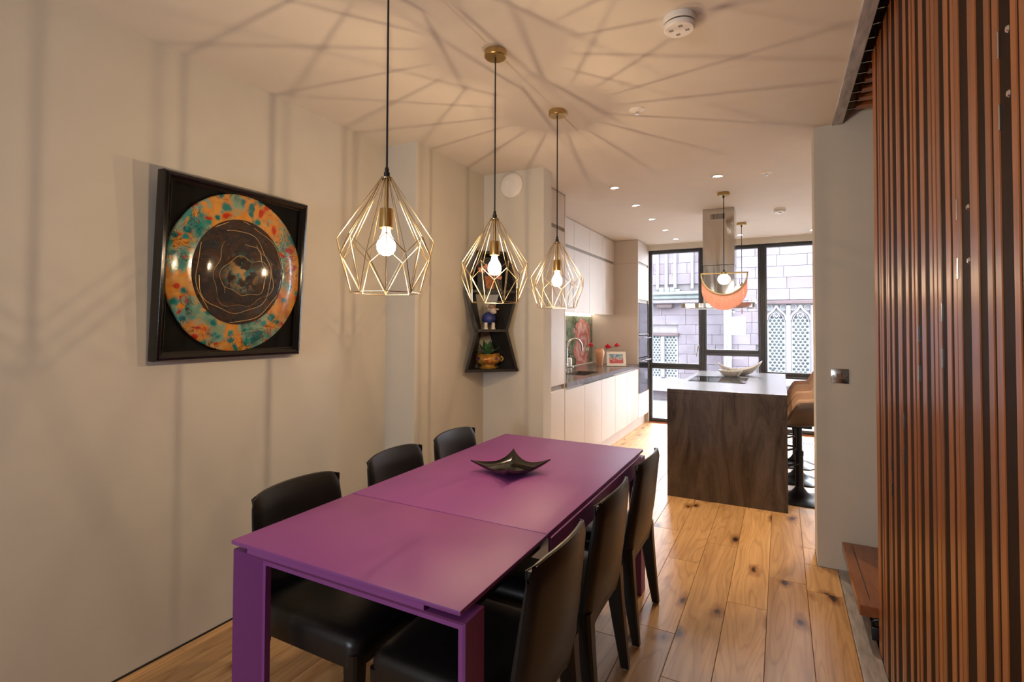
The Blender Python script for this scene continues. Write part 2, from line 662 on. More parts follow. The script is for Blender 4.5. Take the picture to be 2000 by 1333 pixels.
M['sand'] = stone_block_mat()
M['mortar'] = plain('pale_mortar', (0.0544, 0.0489, 0.0514), 0.95)
M['redstone'] = plain('dark_red_sandstone', (0.0200, 0.0101, 0.0113), 0.9, var=0.2)
M['palestone'] = plain('pale_carved_stone', (0.0617, 0.0544, 0.0617), 0.85, var=0.12, bump=0.2, bs=30)
M['lead'] = plain('leaded_lattice', (0.0544, 0.0617, 0.0653), 0.6)
M['roundel'] = plain('dark_glass_roundel', (0.0079, 0.0113, 0.0131), 0.5, var=0.3, spec=0.2)
M['slate'] = plain('weathered_green_coping', (0.0345, 0.0410, 0.0399), 0.85, var=0.2)
M['pave'] = plain('courtyard_paving', (0.0725, 0.0707, 0.0725), 0.9, var=0.1)

struct('ground_courtyard', BX(-16, 14, YW + 0.25, 30, -2.2, -1.62), M['pave'], 'pale paved courtyard outside the windows')
ch = thing('church', 'pink sandstone church wall with pale tracery outside the kitchen windows', 'building', (-0.8, 10.4, -0.1))
obj('wall_core', BX(-6, -0.95, 11.06, 11.6, -0.1, 3.7), M['mortar'], ch, 0)
obj('wall_core', BX(-0.95, 4.0, 10.26, 11.6, -0.1, 3.7), M['mortar'], ch, 0)
# stones: right wall above the tracery
def stones(x0, x1, z0, z1, yf, hz, wl, holes=(), dep=0.05):
    z = z0
    r = 0
    while z < z1 - 0.02:
        x = x0 - (0.5 * wl if r % 2 else 0) - random.uniform(0, 0.1)
        while x < x1:
            L = wl * random.uniform(0.75, 1.25)
            a, b = max(x, x0), min(x + L, x1)
            x += L
            if b - a < 0.05:
                continue
            if any(a < h[1] and b > h[0] and z < h[3] and z + hz > h[2] for h in holes):
                aa = [(a, min(b, h[0])) for h in holes if a < h[0] < b] + [(max(a, h[1]), b) for h in holes if a < h[1] < b]
                for (p, q) in aa:
                    if q - p > 0.04:
                        obj('stone', BX(p + .003, q - .003, yf - random.uniform(0, .008), yf + dep, z + .003, min(z + hz, z1) - .003), M['sand'], ch, 0)
                continue
            obj('stone', BX(a + .003, b - .003, yf - random.uniform(0, .008), yf + dep, z + .003, min(z + hz, z1) - .003), M['sand'], ch, 0)
        z += hz
        r += 1


stones(-0.8, 0.75, 1.9, 3.3, 10.21, 0.2, 0.48)
stones(-0.8, -0.36, -0.1, 1.9, 10.21, 0.2, 0.3)
stones(0.5, 0.75, -0.1, 1.86, 10.21, 0.2, 0.3)
stones(0.76, 1.9, -0.1, 3.3, 10.21, 0.28, 0.6)
stones(-4.2, -2.91, -0.1, 3.4, 11.0, 0.3, 0.6)
stones(-2.9, -1.0, -0.1, 0.26, 11.0, 0.18, 0.42)
stones(-2.9, -0.93, 0.26, 1.9, 11.0, 0.2, 0.40, holes=((-2.50, -1.89, 0.2, 1.3),))
stones(-2.9, -0.93, 2.3, 3.4, 11.0, 0.22, 0.36)
# tracery window
obj('lintel', BX(-0.34, 0.52, 10.10, 10.28, 1.82, 1.885, 0.012, 1), M['redstone'], ch)
obj('leaded_panel', BX(-0.34, 0.5, 10.235, 10.25, 0.45, 1.82), M['lead'], ch, 0)
bm = NB()
lathe(bm, [(0.004, -0.010), (0.016, -0.007), (0.024, 0.0)], n=10, ax='y', cap=True)
rd = obj('pane', bm, M['roundel'], ch)
rdm = rd.data
rdm.transform(Matrix.Translation(WORG[ch.name]))
rd.location = Vector((-0.13, 10.234, 0.66)) - WORG[ch.name]
for (xa, xb) in ((-0.205, 0.06), (0.165, 0.43)):
    r = 0
    z = 0.58
    while z < 1.66:
        n = 4 if r % 2 == 0 else 3
        for i in range(n):
            x = xa + 0.033 + (0.033 if r % 2 else 0) + i * 0.0665
            inst('pane', rdm, ch, (x, 10.234, z), (random.uniform(-.2, .2), 0, 0))
        z += 0.053
        r += 1
for (x0, x1) in ((-0.345, -0.215), (0.06, 0.165), (0.432, 0.50)):
    bm = NB()
    poly_prism(bm, [(x0, 10.24, 0.3), (x1, 10.24, 0.3), (x1 - 0.02, 10.15, 0.3), ((x0 + x1) / 2, 10.11, 0.3), (x0 + 0.02, 10.15, 0.3)], (0, 0, 1.5))
    obj('mullion', bm, M['palestone'], ch, 0)
for cx in (-0.0725, 0.2975):
    bm = NB()
    W2 = 0.155
    for s in (-1, 1):
        pts = []
        for k in range(13):
            u = k / 12
            x = W2 * (1 - u) ** 1.0 * (1 + 0.25 * math.sin(PI * u))
            z = 1.54 + 0.26 * (u ** 1.1) + 0.05 * math.sin(PI * u) * (1 - u) - 0.035 * math.sin(PI * u) * u
            pts.append((cx + s * x, 10.17, z))
        tube(bm, pts, 0.02, 8)
        pts = []
        for k in range(15):
            a = 2 * PI * k / 14
            pts.append((cx + s * 0.112 + 0.05 * math.cos(a), 10.19, 1.765 + 0.05 * math.sin(a)))
        tube(bm, pts, 0.013, 6)
        pts = [(cx + s * 0.13 * (1 - k / 8), 10.2, 1.52 + 0.10 * math.sin(PI * k / 8) + 0.07 * k / 8) for k in range(9)]
        tube(bm, pts, 0.012, 6)
    pts = [(cx + 0.05 * math.cos(PI * k / 8), 10.2, 1.6 + 0.07 * math.sin(PI * k / 8)) for k in range(9)]
    tube(bm, pts, 0.012, 6)
    obj('tracery', bm, M['palestone'], ch)
obj('sill_stone', BX(-0.4, 0.6, 10.02, 10.25, 0.38, 0.56, 0.03, 1), M['palestone'], ch)
# downpipe and pale pier
obj('pier', BX(-0.93, -0.80, 10.12, 10.3, -0.1, 3.7, 0.012, 1), M['palestone'], ch)
bm = NB()
tube(bm, [(-0.89, 10.09, -0.1), (-0.89, 10.09, 3.65)], 0.012, 10)
obj('downpipe', bm, M['frame'], ch)
# left bay: cornice, shafts, small window
bm = NB()
box(bm, -2.95, -1.3, 10.72, 11.05, 1.98, 2.06, 0.015, 1)
box(bm, -2.95, -1.3, 10.66, 11.05, 2.06, 2.13, 0.02, 1)
obj('cornice', bm, M['slate'], ch)
obj('moulding', BX(-2.95, -1.3, 10.78, 11.05, 1.90, 1.98, 0.02, 1), M['palestone'], ch)
for i in range(4):
    obj('coping_tile', BX(-2.22 + i * 0.105, -2.122 + i * 0.105, 10.74, 11.0, 2.13, 2.22 - (0.0 if i < 3 else .04), 0.008, 1), M['slate'], ch)
obj('corbel', BX(-2.3, -1.98, 10.86, 11.05, 1.80, 1.90, 0.02, 1), M['redstone'], ch)
for x in (-2.30, -2.12, -1.94, -1.60):
    bm = NB()
    tube(bm, [(x, 10.98, 2.2), (x, 10.98, 3.65)], 0.035, 10)
    obj('shaft', bm, M['palestone'], ch)
obj('lintel', BX(-2.52, -1.87, 10.93, 11.05, 1.22, 1.29, 0.012, 1), M['redstone'], ch)
obj('leaded_panel', BX(-2.50, -1.9, 11.02, 11.04, 0.36, 1.22), M['lead'], ch, 0)
bm = NB()
r = 0
z = 0.40
while z < 1.2:
    for i in range(9):
        x = -2.475 + (0.033 if r % 2 else 0) + i * 0.0665
        if x < -1.915 and not (-2.235 < x < -2.15):
            lathe(bm, [(0.004, -0.010), (0.024, 0.0)], (x, 11.019, z), 8, 'y')
    z += 0.053
    r += 1
obj('roundels', bm, M['roundel'], ch, kind='stuff')
obj('mullion', BX(-2.235, -2.155, 10.95, 11.03, 0.36, 1.22, 0.012, 1), M['palestone'], ch)
obj('ledge', poly_prism(NB(), [(-2.95, 10.62, 0.20), (-2.95, 11.03, 0.36), (-2.95, 11.03, 0.12), (-2.95, 10.62, 0.12)], (2.0, 0, 0)), M['palestone'], ch, 0)


# stands across the courtyard, so the modelled wall is twice as large and twice as far
ch.location = (-1.6, 20.8, -1.62)
ch.scale = (2, 2, 2)

# ------------------------------------------------------------------ slatted stair screen
scr = thing('slat_screen', 'tall screen of vertical red brown hardwood slats beside the stairs', 'screen', (0.43, 1.6, 0))
SL = [(2.771, 2.701), (2.656, 2.617), (2.602, 2.561), (2.498, 2.472), (2.464, 2.431), (2.383, 2.341), (2.271, 2.243),
      (2.24, 2.205), (2.136, 2.096), (2.044, 2.017), (2.0, 1.969), (1.919, 1.871), (1.822, 1.788), (1.776, 1.744),
      (1.736, 1.704), (1.66, 1.622), (1.601, 1.572), (1.568, 1.536), (1.471, 1.417), (1.368, 1.336), (1.324, 1.291),
      (1.234, 1.206), (1.196, 1.168)]
y = 1.11
while y > 0.35:
    SL.append((y, y - 0.034))
    y -= random.choice((0.07, 0.09, 0.1, 0.045))
random.seed(21)
for i, (a, b) in enumerate(SL):
    fx = 0.371 + random.uniform(0, 0.0006)
    obj('slat', BX(fx, 0.50, b, a, 0.004, 2.655, 0.002, 1), M['sapele'], scr, 0)
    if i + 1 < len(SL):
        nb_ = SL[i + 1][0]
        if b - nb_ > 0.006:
            obj('dark_slat', BX(0.3727 + random.uniform(0, 0.001), 0.50, nb_ + 0.001, b - 0.001, 0.006, 2.65), M['darkslat'], scr, 0)  # closes the gap to the next slat, almost flush with the front
# steel clips and bolts
for (yy, z) in ((1.285, 1.96), (1.285, 1.82), (1.70, 1.46), (1.70, 1.34), (1.962, 1.40), (1.962, 1.28), (2.19, 1.1), (2.19, .98), (1.56, 1.70), (1.56, 1.56), (2.42, .9), (2.42, .8)):
    obj('clip', BX(0.369, 0.380, yy - 0.0028, yy + 0.0028, z - 0.025, z + 0.025, 0.0008, 1), M['steel'], scr, 0)
for (yy, z) in ((1.247, 1.97), (1.247, 1.85), (1.487, 1.69), (1.487, 1.57)):
    bm = NB()
    lathe(bm, [(0.008, 0.012), (0.008, 0.004), (0.005, 0.0)], (0.370, yy, z), 12, 'x')
    obj('bolt', bm, M['chrome'], scr)

sf = thing('slat_soffit', 'slatted hardwood soffit above the stairs next to the steel beam', 'soffit', (0.8, 2.4, 2.65))
random.seed(5)
k = 0
y = 3.5
while y > 0.6:
    obj('slat', BX(0.385, 1.45, y - 0.058, y, 2.662 + random.uniform(0, .012), 2.76, 0.002, 1), M['sapele_x'], sf, 0)
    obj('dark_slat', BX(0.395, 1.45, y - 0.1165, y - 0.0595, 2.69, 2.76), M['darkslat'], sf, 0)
    obj('pin', BX(0.332, 0.386, y - 0.034, y - 0.028, 2.668, 2.674), M['steel'], sf, 0)
    y -= 0.117

# ------------------------------------------------------------------ stairs
st = thing('staircase', 'open staircase of red brown wooden treads behind the slatted screen', 'staircase', (0.6, 3.15, 0))
for i in range(4):
    x0 = 0.304 + i * 0.235
    z = 0.17 + i * 0.175
    tr = obj('tread', BX(x0, x0 + 0.27, 2.80, 3.565, z - 0.048, z, 0.003, 1), M['tread'], st, 0)
    obj('nosing_groove', BX(x0 + 0.045, x0 + 0.049, 2.88, 3.50, z - 0.001, z + 0.0006), M['slot'], tr, 0)
bm = NB()
poly_prism(bm, [(0.40, 2.83, -0.01), (0.56, 2.83, -0.01), (1.28, 2.83, 0.54), (1.28, 2.83, 0.645), (1.05, 2.83, 0.645), (0.40, 2.83, 0.121)], (0, 0.03, 0))
obj('stringer', bm, M['blackmetal'], st, 0)
bm = NB()
box(bm, 0.345, 0.42, 2.79, 2.815, 0.028, 0.088, 0.006)
tube(bm, [(0.352, 2.80, 0.08), (0.350, 2.80, 0.105), (0.362, 2.80, 0.119), (0.40, 2.80, 0.121)], 0.007, 8)
obj('bracket', bm, M['blackmetal'], st, label='black metal bracket under the lowest tread')

# ------------------------------------------------------------------ dining table
tb = thing('dining_table', 'long purple lacquered extending dining table', 'table', (-1.095, 1.92, 0))
TX0, TX1, TY0, TYM, TY1, TZ = -1.525, -0.672, 1.025, 1.533, 2.825, 0.75
obj('table_top', BX(TX0, TX1, TYM + 0.001, TY1, TZ - 0.014, TZ, 0.002, 2), M['purple'], tb)
lf = obj('extension_leaf', BX(TX0, TX1, TY0, TYM - 0.001, TZ - 0.014, TZ - 0.001, 0.002, 2), M['purple'], tb)
obj('edge_rail', BX(TX0 + 0.07, TX1 - 0.11, TY0 + 0.004, TY0 + 0.03, TZ - 0.030, TZ - 0.014, 0.001, 1), M['purple'], lf)


def frame_end(y0, sgn):
    prof = [(0, 0), (0.052, 0.066), (0.064, 0.066), (0.064, 0.086), (0, 0.086)]
    x0, x1, zt = TX0 + 0.002, TX1 + 0.010, 0.719
    for side in (0, 1):
        bot, top = [], []
        for o, d in prof:
            X = x0 + o if side == 0 else x1 - o
            bot.append((X, y0 + sgn * d, 0.0))
            top.append((X, y0 + sgn * d, zt - o))
        obj('leg', loft(NB(), [bot, top]), M['purple'], tb, 0)
    A = [(x0 + o, y0 + sgn * d, zt - o) for o, d in prof]
    B = [(x1 - o, y0 + sgn * d, zt - o) for o, d in prof]
    obj('cross_rail', loft(NB(), [A, B]), M['purple'], tb, 0)


frame_end(1.032, 1)
frame_end(TY1 - 0.002, -1)
for s, x in ((0, TX0), (1, TX1)):
    xa, xb = (x + 0.002, x + 0.022) if s == 0 else (x - 0.010, x + 0.010)
    obj('apron', BX(xa, xb, TYM + 0.012, TY1 - 0.09, 0.655, TZ - 0.0145, 0.001, 1), M['purple'], tb, 0)
    xa, xb = (x + 0.03, x + 0.055) if s == 0 else (x - 0.055, x - 0.03)
    obj('slide_rail', BX(xa, xb, 1.12, 2.0, 0.69, 0.722, 0.002, 1), M['black'], tb, 0)
    obj('end_plate', BX(xa - 0.012 if s else xa - 0.028, xb + 0.03 if s else xb + 0.012, TYM + 0.006, TYM + 0.012, 0.66, TZ - 0.016), M['alu'], tb, 0)
obj('centre_beam', BX(-1.3, -0.9, 1.6, 2.7, 0.67, 0.72, 0.004, 1), M['black'], tb, 0)

# ------------------------------------------------------------------ dining chairs
def make_chair():
    t = thing('dining_chair', 'x', 'chair')
    hw = 0.222
    # seat: crowned cushion with skirt
    def rr(z, ins):
        pts = []
        x0, x1, w_ = -0.235 + ins, 0.265 - ins, hw - ins
        rad = 0.045
        for cx, cy, a0 in ((x1 - rad, w_ - rad, 0), (x0 + rad, w_ - rad, 90), (x0 + rad, -w_ + rad, 180), (x1 - rad, -w_ + rad, 270)):
            for k in range(5):
                a = math.radians(a0 + 90 * k / 4)
                pts.append((cx + rad * math.cos(a), cy + rad * math.sin(a), z))
        return pts
    bm = NB()
    loft(bm, [rr(0.355, 0.012), rr(0.36, 0.0), rr(0.418, 0.0), rr(0.437, 0.006), rr(0.449, 0.02), rr(0.456, 0.05), rr(0.459, 0.10)])
    obj('seat', bm, M['leather'], t, 50)

    def back(rear):
        def f(u, v):
            z = 0.315 + v * 0.487
            w_ = 0.226 - 0.026 * v
            yy = (2 * u - 1) * w_
            s = 1 - (2 * u - 1) ** 2
            xr = -0.232 - 0.02 * v - 0.035 * max(0, v - 0.3) - 0.030 * s * min(1, v * 2.2)
            th = 0.048 - 0.016 * v
            edge = min(u, 1 - u)
            rd = 0.012 * max(0, 1 - edge / 0.06) ** 2 + 0.010 * max(0, (v - 0.93) / 0.07) ** 2
            if v > 0.5:
                z += 0.010 * s * (v - 0.5) * 2
            z -= 0.010 * max(0, 1 - edge / 0.22) ** 2 * v ** 4
            if v < 0.2:
                z += 0.05 * s * (1 - v / 0.2)
            return Vector(((xr + rd) if rear else (xr + th - rd), yy, z))
        return f
    br = obj('backrest', slab(NB(), back(True), back(False), 20, 14), M['leather'], t, 60)
    fr = back(True)
    bm = NB()
    pts = [fr(0, v / 10) for v in range(1, 11)] + [fr(u / 12, 1) for u in range(1, 12)] + [fr(1, v / 10) for v in range(10, 0, -1)]
    tube(bm, [p + Vector((0.004, 0, 0)) for p in pts], 0.0026, 6)
    obj('piping', bm, M['piping'], br)

    def leg(tx, ty, bx, by, ta, tbw, ba, z1):
        sy = 1 if ty > 0 else -1
        rings = []
        for k in range(7):
            u = k / 6
            z = z1 * (1 - u) + 0.008 * u
            cx = tx + (bx - tx) * u ** 1.15
            cy = ty + (by - ty) * u
            a = ta + (ba - ta) * u
            b = tbw + (ba - tbw) * u
            c = 0.3
            rings.append([(cx + a * px, cy + b * py, z) for px, py in
                          ((-1, -1 + c), (-1 + c, -1), (1 - c, -1), (1, -1 + c), (1, 1 - c), (1 - c, 1), (-1 + c, 1), (-1, 1 - c))])
        lg = obj('leg', loft(NB(), rings), M['leather'], t, 40)
        bm = NB()
        lathe(bm, [(0.011, 0.0), (0.013, 0.002), (0.013, 0.008)], (bx, by, 0), 10)
        obj('foot_glide', bm, M['glide'], lg)
    for s in (-1, 1):
        leg(0.232, s * 0.190, 0.235, s * 0.196, 0.030, 0.030, 0.018, 0.40)
        leg(-0.205, s * 0.190, -0.255, s * 0.200, 0.036, 0.032, 0.017, 0.42)
    return t


ch0 = make_chair()
CH = [(-1.425, 1.41, 0, 'black leather dining chair on the painting side, at the table end away from the kitchen'),
      (-1.425, 1.99, 0, 'black leather dining chair on the painting side, middle of its three'),
      (-1.425, 2.50, 0, 'black leather dining chair on the painting side, nearest the corner shelf'),
      (-0.835, 1.395, PI, 'black leather dining chair on the stair side, at the table end away from the kitchen'),
      (-0.835, 1.93, PI, 'black leather dining chair on the stair side, middle of its three'),
      (-0.835, 2.505, PI, 'black leather dining chair on the stair side, nearest the stone island')]
for i, (x, y, rz, lb) in enumerate(CH):
    o = ch0 if i == 0 else copy_tree(ch0)
    o.location = (x, y, 0)
    o.rotation_euler.z = rz + (0.0, 0.02, -0.01, 0.0, 0.01, 0.0)[i]
    tag(o, lb, 'chair', 'chairs around the purple table')

# ------------------------------------------------------------------ dish on the table
def dish_mat():
    k = NT('black_speckled_resin')
    v = k.co((1, 1, 1))
    sp = k.vor(v, 70)
    f = k.ramp(sp.outputs['Distance'], [(0.0, (0.14, 0.12, 0.085)), (0.10, (0.03, 0.024, 0.016)), (0.18, (0.006, 0.0055, 0.0045))])
    k.col(f)
    k.set(0.12, 0, None, 0.5)
    k.bump(k.noise(v, 60, 3), 0.25, 0.004)
    return k.m


M['dish'] = dish_mat()


def dish(off):
    def f(u, v):
        a, b = 2 * u - 1, 2 * v - 1
        r = 0.102
        pin = 1 - 0.20 * (1 - abs(b) ** 2) * abs(a) ** 3
        pin2 = 1 - 0.20 * (1 - abs(a) ** 2) * abs(b) ** 3
        z = 0.004 + 0.030 * (a * a * b * b) ** 0.9 + 0.020 * max(a * a, b * b) ** 1.5
        if a < 0 and b < 0:
            z -= 0.012 * (a * a * b * b)
        return Vector((a * r * pin, b * r * pin2, z + off))
    return f


d = obj('square_dish', slab(NB(), dish(0.0), dish(0.0055), 22, 22), M['dish'], None, 60)
d.location = (-1.102, 2.09, 0.7485)
d.rotation_euler.z = math.radians(-22)
d.scale = (1.27, 1.27, 1.15)
tag(d, 'square black glossy dish with upturned corners on the purple table', 'dish')

# ------------------------------------------------------------------ wall art
def art_ring_mat():
    k = NT('resin_art_ring')
    v = k.co((1, 1, 1))
    ds = k.n('ShaderNodeTexNoise', Scale=9.0, Detail=3.0)
    k.l(v, ds.inputs['Vector'])
    mx = k.n('ShaderNodeVectorMath', operation='MULTIPLY_ADD')
    k.l(ds.outputs['Color'], mx.inputs[0])
    mx.inputs[1].default_value = (0.09, 0.09, 0.09)
    k.l(v, mx.inputs[2])
    vv = mx.outputs[0]
    cells = k.vor(vv, 24)
    sp = k.n('ShaderNodeSeparateColor')
    k.l(cells.outputs['Color'], sp.inputs[0])
    big = k.noise(v, 7.0, 2)
    base = k.ramp(big, [(0.30, (0.50, 0.16, 0.02)), (0.40, (0.55, 0.30, 0.08)), (0.48, (0.55, 0.20, 0.02)), (0.54, (0.22, 0.32, 0.22)), (0.64, (0.05, 0.22, 0.19))])
    acc = k.ramp(sp.outputs[0], [(0.0, (0.006, 0.14, 0.15)), (0.22, (0.012, 0.22, 0.20)), (0.42, (0.60, 0.24, 0.03)), (0.52, (0.50, 0.31, 0.12)), (0.64, (0.42, 0.03, 0.012)), (0.74, (0.60, 0.27, 0.04)), (0.84, (0.01, 0.17, 0.16))], 'CONSTANT')
    inner = k.ramp(cells.outputs['Distance'], [(0.32, (1, 1, 1)), (0.56, (0, 0, 0))])
    c = k.mix(inner, base, acc)
    blob = k.noise(v, 13.0, 5, 0.6, 1.2)
    c = k.mix(k.ramp(blob, [(0.62, (0, 0, 0)), (0.67, (1, 1, 1))]), c, (0.40, 0.03, 0.012))
    vn = k.noise(v, 12.0, 5, 0.62, 2.2)
    ve = k.ramp(k.math('ABSOLUTE', k.math('SUBTRACT', vn, 0.5)), [(0.0, (1, 1, 1)), (0.026, (0, 0, 0))])
    reg = k.ramp(k.noise(v, 5.0, 2), [(0.42, (0, 0, 0)), (0.52, (1, 1, 1))])
    c = k.mix(k.math('MULTIPLY', ve, reg), c, (0.03, 0.012, 0.006))
    k.col(c)
    k.set(0.16, 0, None, 0.4)
    k.bump(vn, 0.25, 0.004)
    return k.m


def art_core_mat():
    k = NT('resin_art_core')
    v = k.co((1, 1, 1))
    n1 = k.noise(v, 9, 6, 0.65, 1.0)
    c = k.ramp(n1, [(0.3, (0.006, 0.005, 0.005)), (0.44, (0.018, 0.014, 0.012)), (0.54, (0.060, 0.022, 0.007)), (0.60, (0.014, 0.018, 0.020)), (0.8, (0.030, 0.025, 0.022))])
    g = k.n('ShaderNodeTexGradient')
    g.gradient_type = 'SPHERICAL'
    k.l(k.co((1, 9, 9)), g.inputs[0])
    cen = k.math('MULTIPLY', g.outputs['Fac'], k.ramp(k.noise(v, 26, 3), [(0.45, (0, 0, 0)), (0.52, (1, 1, 1))]))
    c = k.mix(cen, c, k.ramp(k.noise(v, 34, 2), [(0.42, (0.02, 0.24, 0.22)), (0.5, (0.30, 0.36, 0.28)), (0.56, (0.62, 0.38, 0.14))]))
    k.col(c)
    k.set(0.14, 0.15, None, 0.4)
    k.bump(k.noise(v, 34, 6, 0.65, 0.8), 1.0, 0.022)
    return k.m


M['artring'] = art_ring_mat()
M['artcore'] = art_core_mat()
M['artframe'] = plain('black_lacquer_frame', (0.005, 0.004, 0.004), 0.16, var=0.1, bump=0.05, bs=90)
M['artback'] = plain('black_canvas', (0.004, 0.0035, 0.0035), 0.7, spec=0.15)
M['gold'] = plain('gold_resin_line', (0.62, 0.40, 0.14), 0.3, 0.4)
ar = thing('wall_art', 'square black framed artwork with a round teal, orange and gold resin disc', 'painting')
AW, AH = 0.362, 0.402
obj('backing', BX(-0.004, 0.010, -AW + .02, AW - .02, -AH + .02, AH - .02), M['artback'], ar, 0)
prof = [(0.0, -0.012), (0.0, 0.034), (0.006, 0.042), (0.016, 0.044), (0.026, 0.038), (0.034, 0.026), (0.040, 0.024), (0.040, -0.012)]
corner = lambda sy, sz, o, h: (h, sy * (AW - o), sz * (AH - o))
fr_ = None
for (a, b) in (((-1, -1), (1, -1)), ((1, -1), (1, 1)), ((1, 1), (-1, 1)), ((-1, 1), (-1, -1))):
    A = [corner(a[0], a[1], o, h) for o, h in prof]
    B = [corner(b[0], b[1], o, h) for o, h in prof]
    obj('frame_rail', loft(NB(), [A, B]), M['artframe'], ar, 40)
bm = NB()
lathe(bm, [(0.318, 0.008), (0.322, 0.012), (0.322, 0.026), (0.317, 0.031), (0.22, 0.033), (0.0005, 0.034)], (0, 0, 0), 96, 'x', True)
bmesh.ops.scale(bm, vec=(1, 1.065, 1.155), verts=bm.verts[:])
ds_ = obj('disc', bm, M['artring'], ar, 50)
bm = NB()
lathe(bm, [(0.205, 0.030), (0.203, 0.036), (0.19, 0.040), (0.14, 0.044), (0.08, 0.046), (0.0005, 0.047)], (0, 0, 0.004), 96, 'x', True)
bmesh.ops.scale(bm, vec=(1, 1.13, 1.22), verts=bm.verts[:])
core = obj('disc_core', bm, M['artcore'], ds_, 50)
random.seed(3)
for (rad, wob, cy, cz, r_, full) in ((0.196, 0.012, 0, 0.004, 0.0022, 1.0), (0.16, 0.012, -0.02, 0.0, 0.0018, 0.8), (0.135, 0.02, 0.01, 0.0, 0.0016, 0.85), (0.10, 0.015, 0.015, 0.01, 0.0016, 0.7), (0.245, 0.02, 0, 0, 0.0016, 0.35), (0.12, 0.02, 0.03, -0.05, 0.0015, 0.5)):
    ph = random.uniform(0, 6)
    pts = []
    n = 60
    for q in range(int(n * full)):
        a = ph + 2 * PI * q / n
        rr_ = rad + wob * math.sin(3 * a + ph) * 0.6 + wob * math.sin(7 * a + 2 * ph) * 0.4
        yy, zz = cy + rr_ * math.cos(a), cz + rr_ * math.sin(a)
        r0 = math.hypot(yy, zz - .004)
        h = 0.047 - 0.007 * (r0 / 0.19) ** 2 if r0 < 0.2 else 0.033
        pts.append((h, yy * 1.12, zz * 1.21))
    obj('resin_line', tube(NB(), pts, r_ * 0.6, 6), M['gold'], ds_ if rad > 0.2 else core)
ar.location = (XL + 0.045, 1.556, 1.668)
ar.rotation_euler = (0, 0.065, 0)

# ------------------------------------------------------------------ pendants over the table
def make_pendant():
    t = thing('pendant_lamp', 'x', 'lamp')
    bm = NB()
    lathe(bm, [(0.047, HC), (0.049, HC - 0.002), (0.049, HC - 0.026), (0.046, HC - 0.029), (0.0005, HC - 0.029)], n=32)
    obj('ceiling_rose', bm, M['brass'], t)
    bm = NB()
    tube(bm, [(0, 0, HC - 0.029), (0, 0, 2.3), (0, 0, 1.9080)], 0.0032, 8)
    obj('cord', bm, M['cable'], t)
    bm = NB()
    lathe(bm, [(0.0045, 1.9230), (0.0065, 1.9180), (0.0065, 1.9080), (0.0095, 1.9060), (0.0095, 1.8920), (0.018, 1.8900), (0.018, 1.8840)], n=16)
    obj('cap', bm, M['black'], t)
    bm = NB()
    lathe(bm, [(0.0065, 1.8860), (0.0065, 1.7930), (0.012, 1.7920), (0.0205, 1.7900), (0.0215, 1.7870), (0.0215, 1.7300), (0.0195, 1.7280), (0.0195, 1.7340)], n=24, cap=False)
    obj('lamp_holder', bm, M['brass'], t)
    bm = NB()
    lathe(bm, [(0.0125, 1.7340), (0.0130, 1.7180), (0.0165, 1.7060), (0.0255, 1.6910), (0.0300, 1.6750), (0.0285, 1.6600), (0.0215, 1.6480), (0.011, 1.6425), (0.0005, 1.6410)], n=24, cap=False)
    obj('bulb', bm, M['bulb'], t, 80)
    bm = NB()
    up = [(0.150 * math.cos(k * PI / 4), 0.150 * math.sin(k * PI / 4), 1.6900) for k in range(8)]
    md = [(0.1455 * math.cos((k + .5) * PI / 4), 0.1455 * math.sin((k + .5) * PI / 4), 1.6350) for k in range(8)]
    bt = [(0.106 * math.cos(k * PI / 4), 0.106 * math.sin(k * PI / 4), 1.5230) for k in range(8)]
    tp = lambda a: (0.0175 * math.cos(a), 0.0175 * math.sin(a), 1.8870)
    wr = 0.0014
    for k in range(8):
        j = (k + 1) % 8
        for a, b in ((tp(k * PI / 4), up[k]), (tp((k + .5) * PI / 4), md[k]), (up[k], md[k]), (md[k], up[j]),
                     (md[k], bt[k]), (md[k], bt[j]), (up[k], bt[k]), (bt[k], bt[j])):
            tube(bm, [a, b], wr, 6)
    ring = [(0.0178 * math.cos(a * PI / 8), 0.0178 * math.sin(a * PI / 8), 1.8870) for a in range(17)]
    tube(bm, ring, 0.002, 6)
    obj('wire_cage', bm, M['cagebrass'], t, 60)
    for dz in (-0.011, 0.0, 0.011):     # upright filament
        l = bpy.data.lights.new('pendant_filament', 'POINT')
        l.energy = PEND_W / 3
        l.color = PEND_C
        l.shadow_soft_size = 0.002
        lo = bpy.data.objects.new('pendant_filament', l)
        COL.objects.link(lo)
        lo.location = (0, 0, 1.675 + dz)
        lo.parent = t
    return t


pd = make_pendant()
for i, (y, rz, lb) in enumerate(((1.247, -48.6, 'brass wire cage pendant lamp above the table, largest in view, beside the round artwork'),
                                 (1.94, -60 + 22.5, 'middle brass wire cage pendant lamp above the table'),
                                 (2.645, -67 + 12, 'brass wire cage pendant lamp above the table end nearest the kitchen'))):
    o = pd if i == 0 else copy_tree(pd)
    o.location = (-1.105, y, 0)
    o.rotation_euler.z = math.radians(rz)
    tag(o, lb, 'lamp', 'pendant lamps above the dining table')

# ------------------------------------------------------------------ corner shelf and its contents
CX, CYY = -2.11, 3.53
sh = thing('corner_shelf', 'charcoal zigzag corner shelf of stacked hourglass tiers', 'shelf', (CX, CYY, 1.08))
lv = [(1.085, 0.294), (1.385, 0.178), (1.680, 0.294), (1.975, 0.178)]
D = 0.265
ex, ey = Vector((1, -1, 0)).normalized(), Vector((1, 1, 0)).normalized()   # ex: out of corner, ey: along the front


def cp(s, dd, z):
    return Vector((CX, CYY, z)) + ex * dd + ey * s


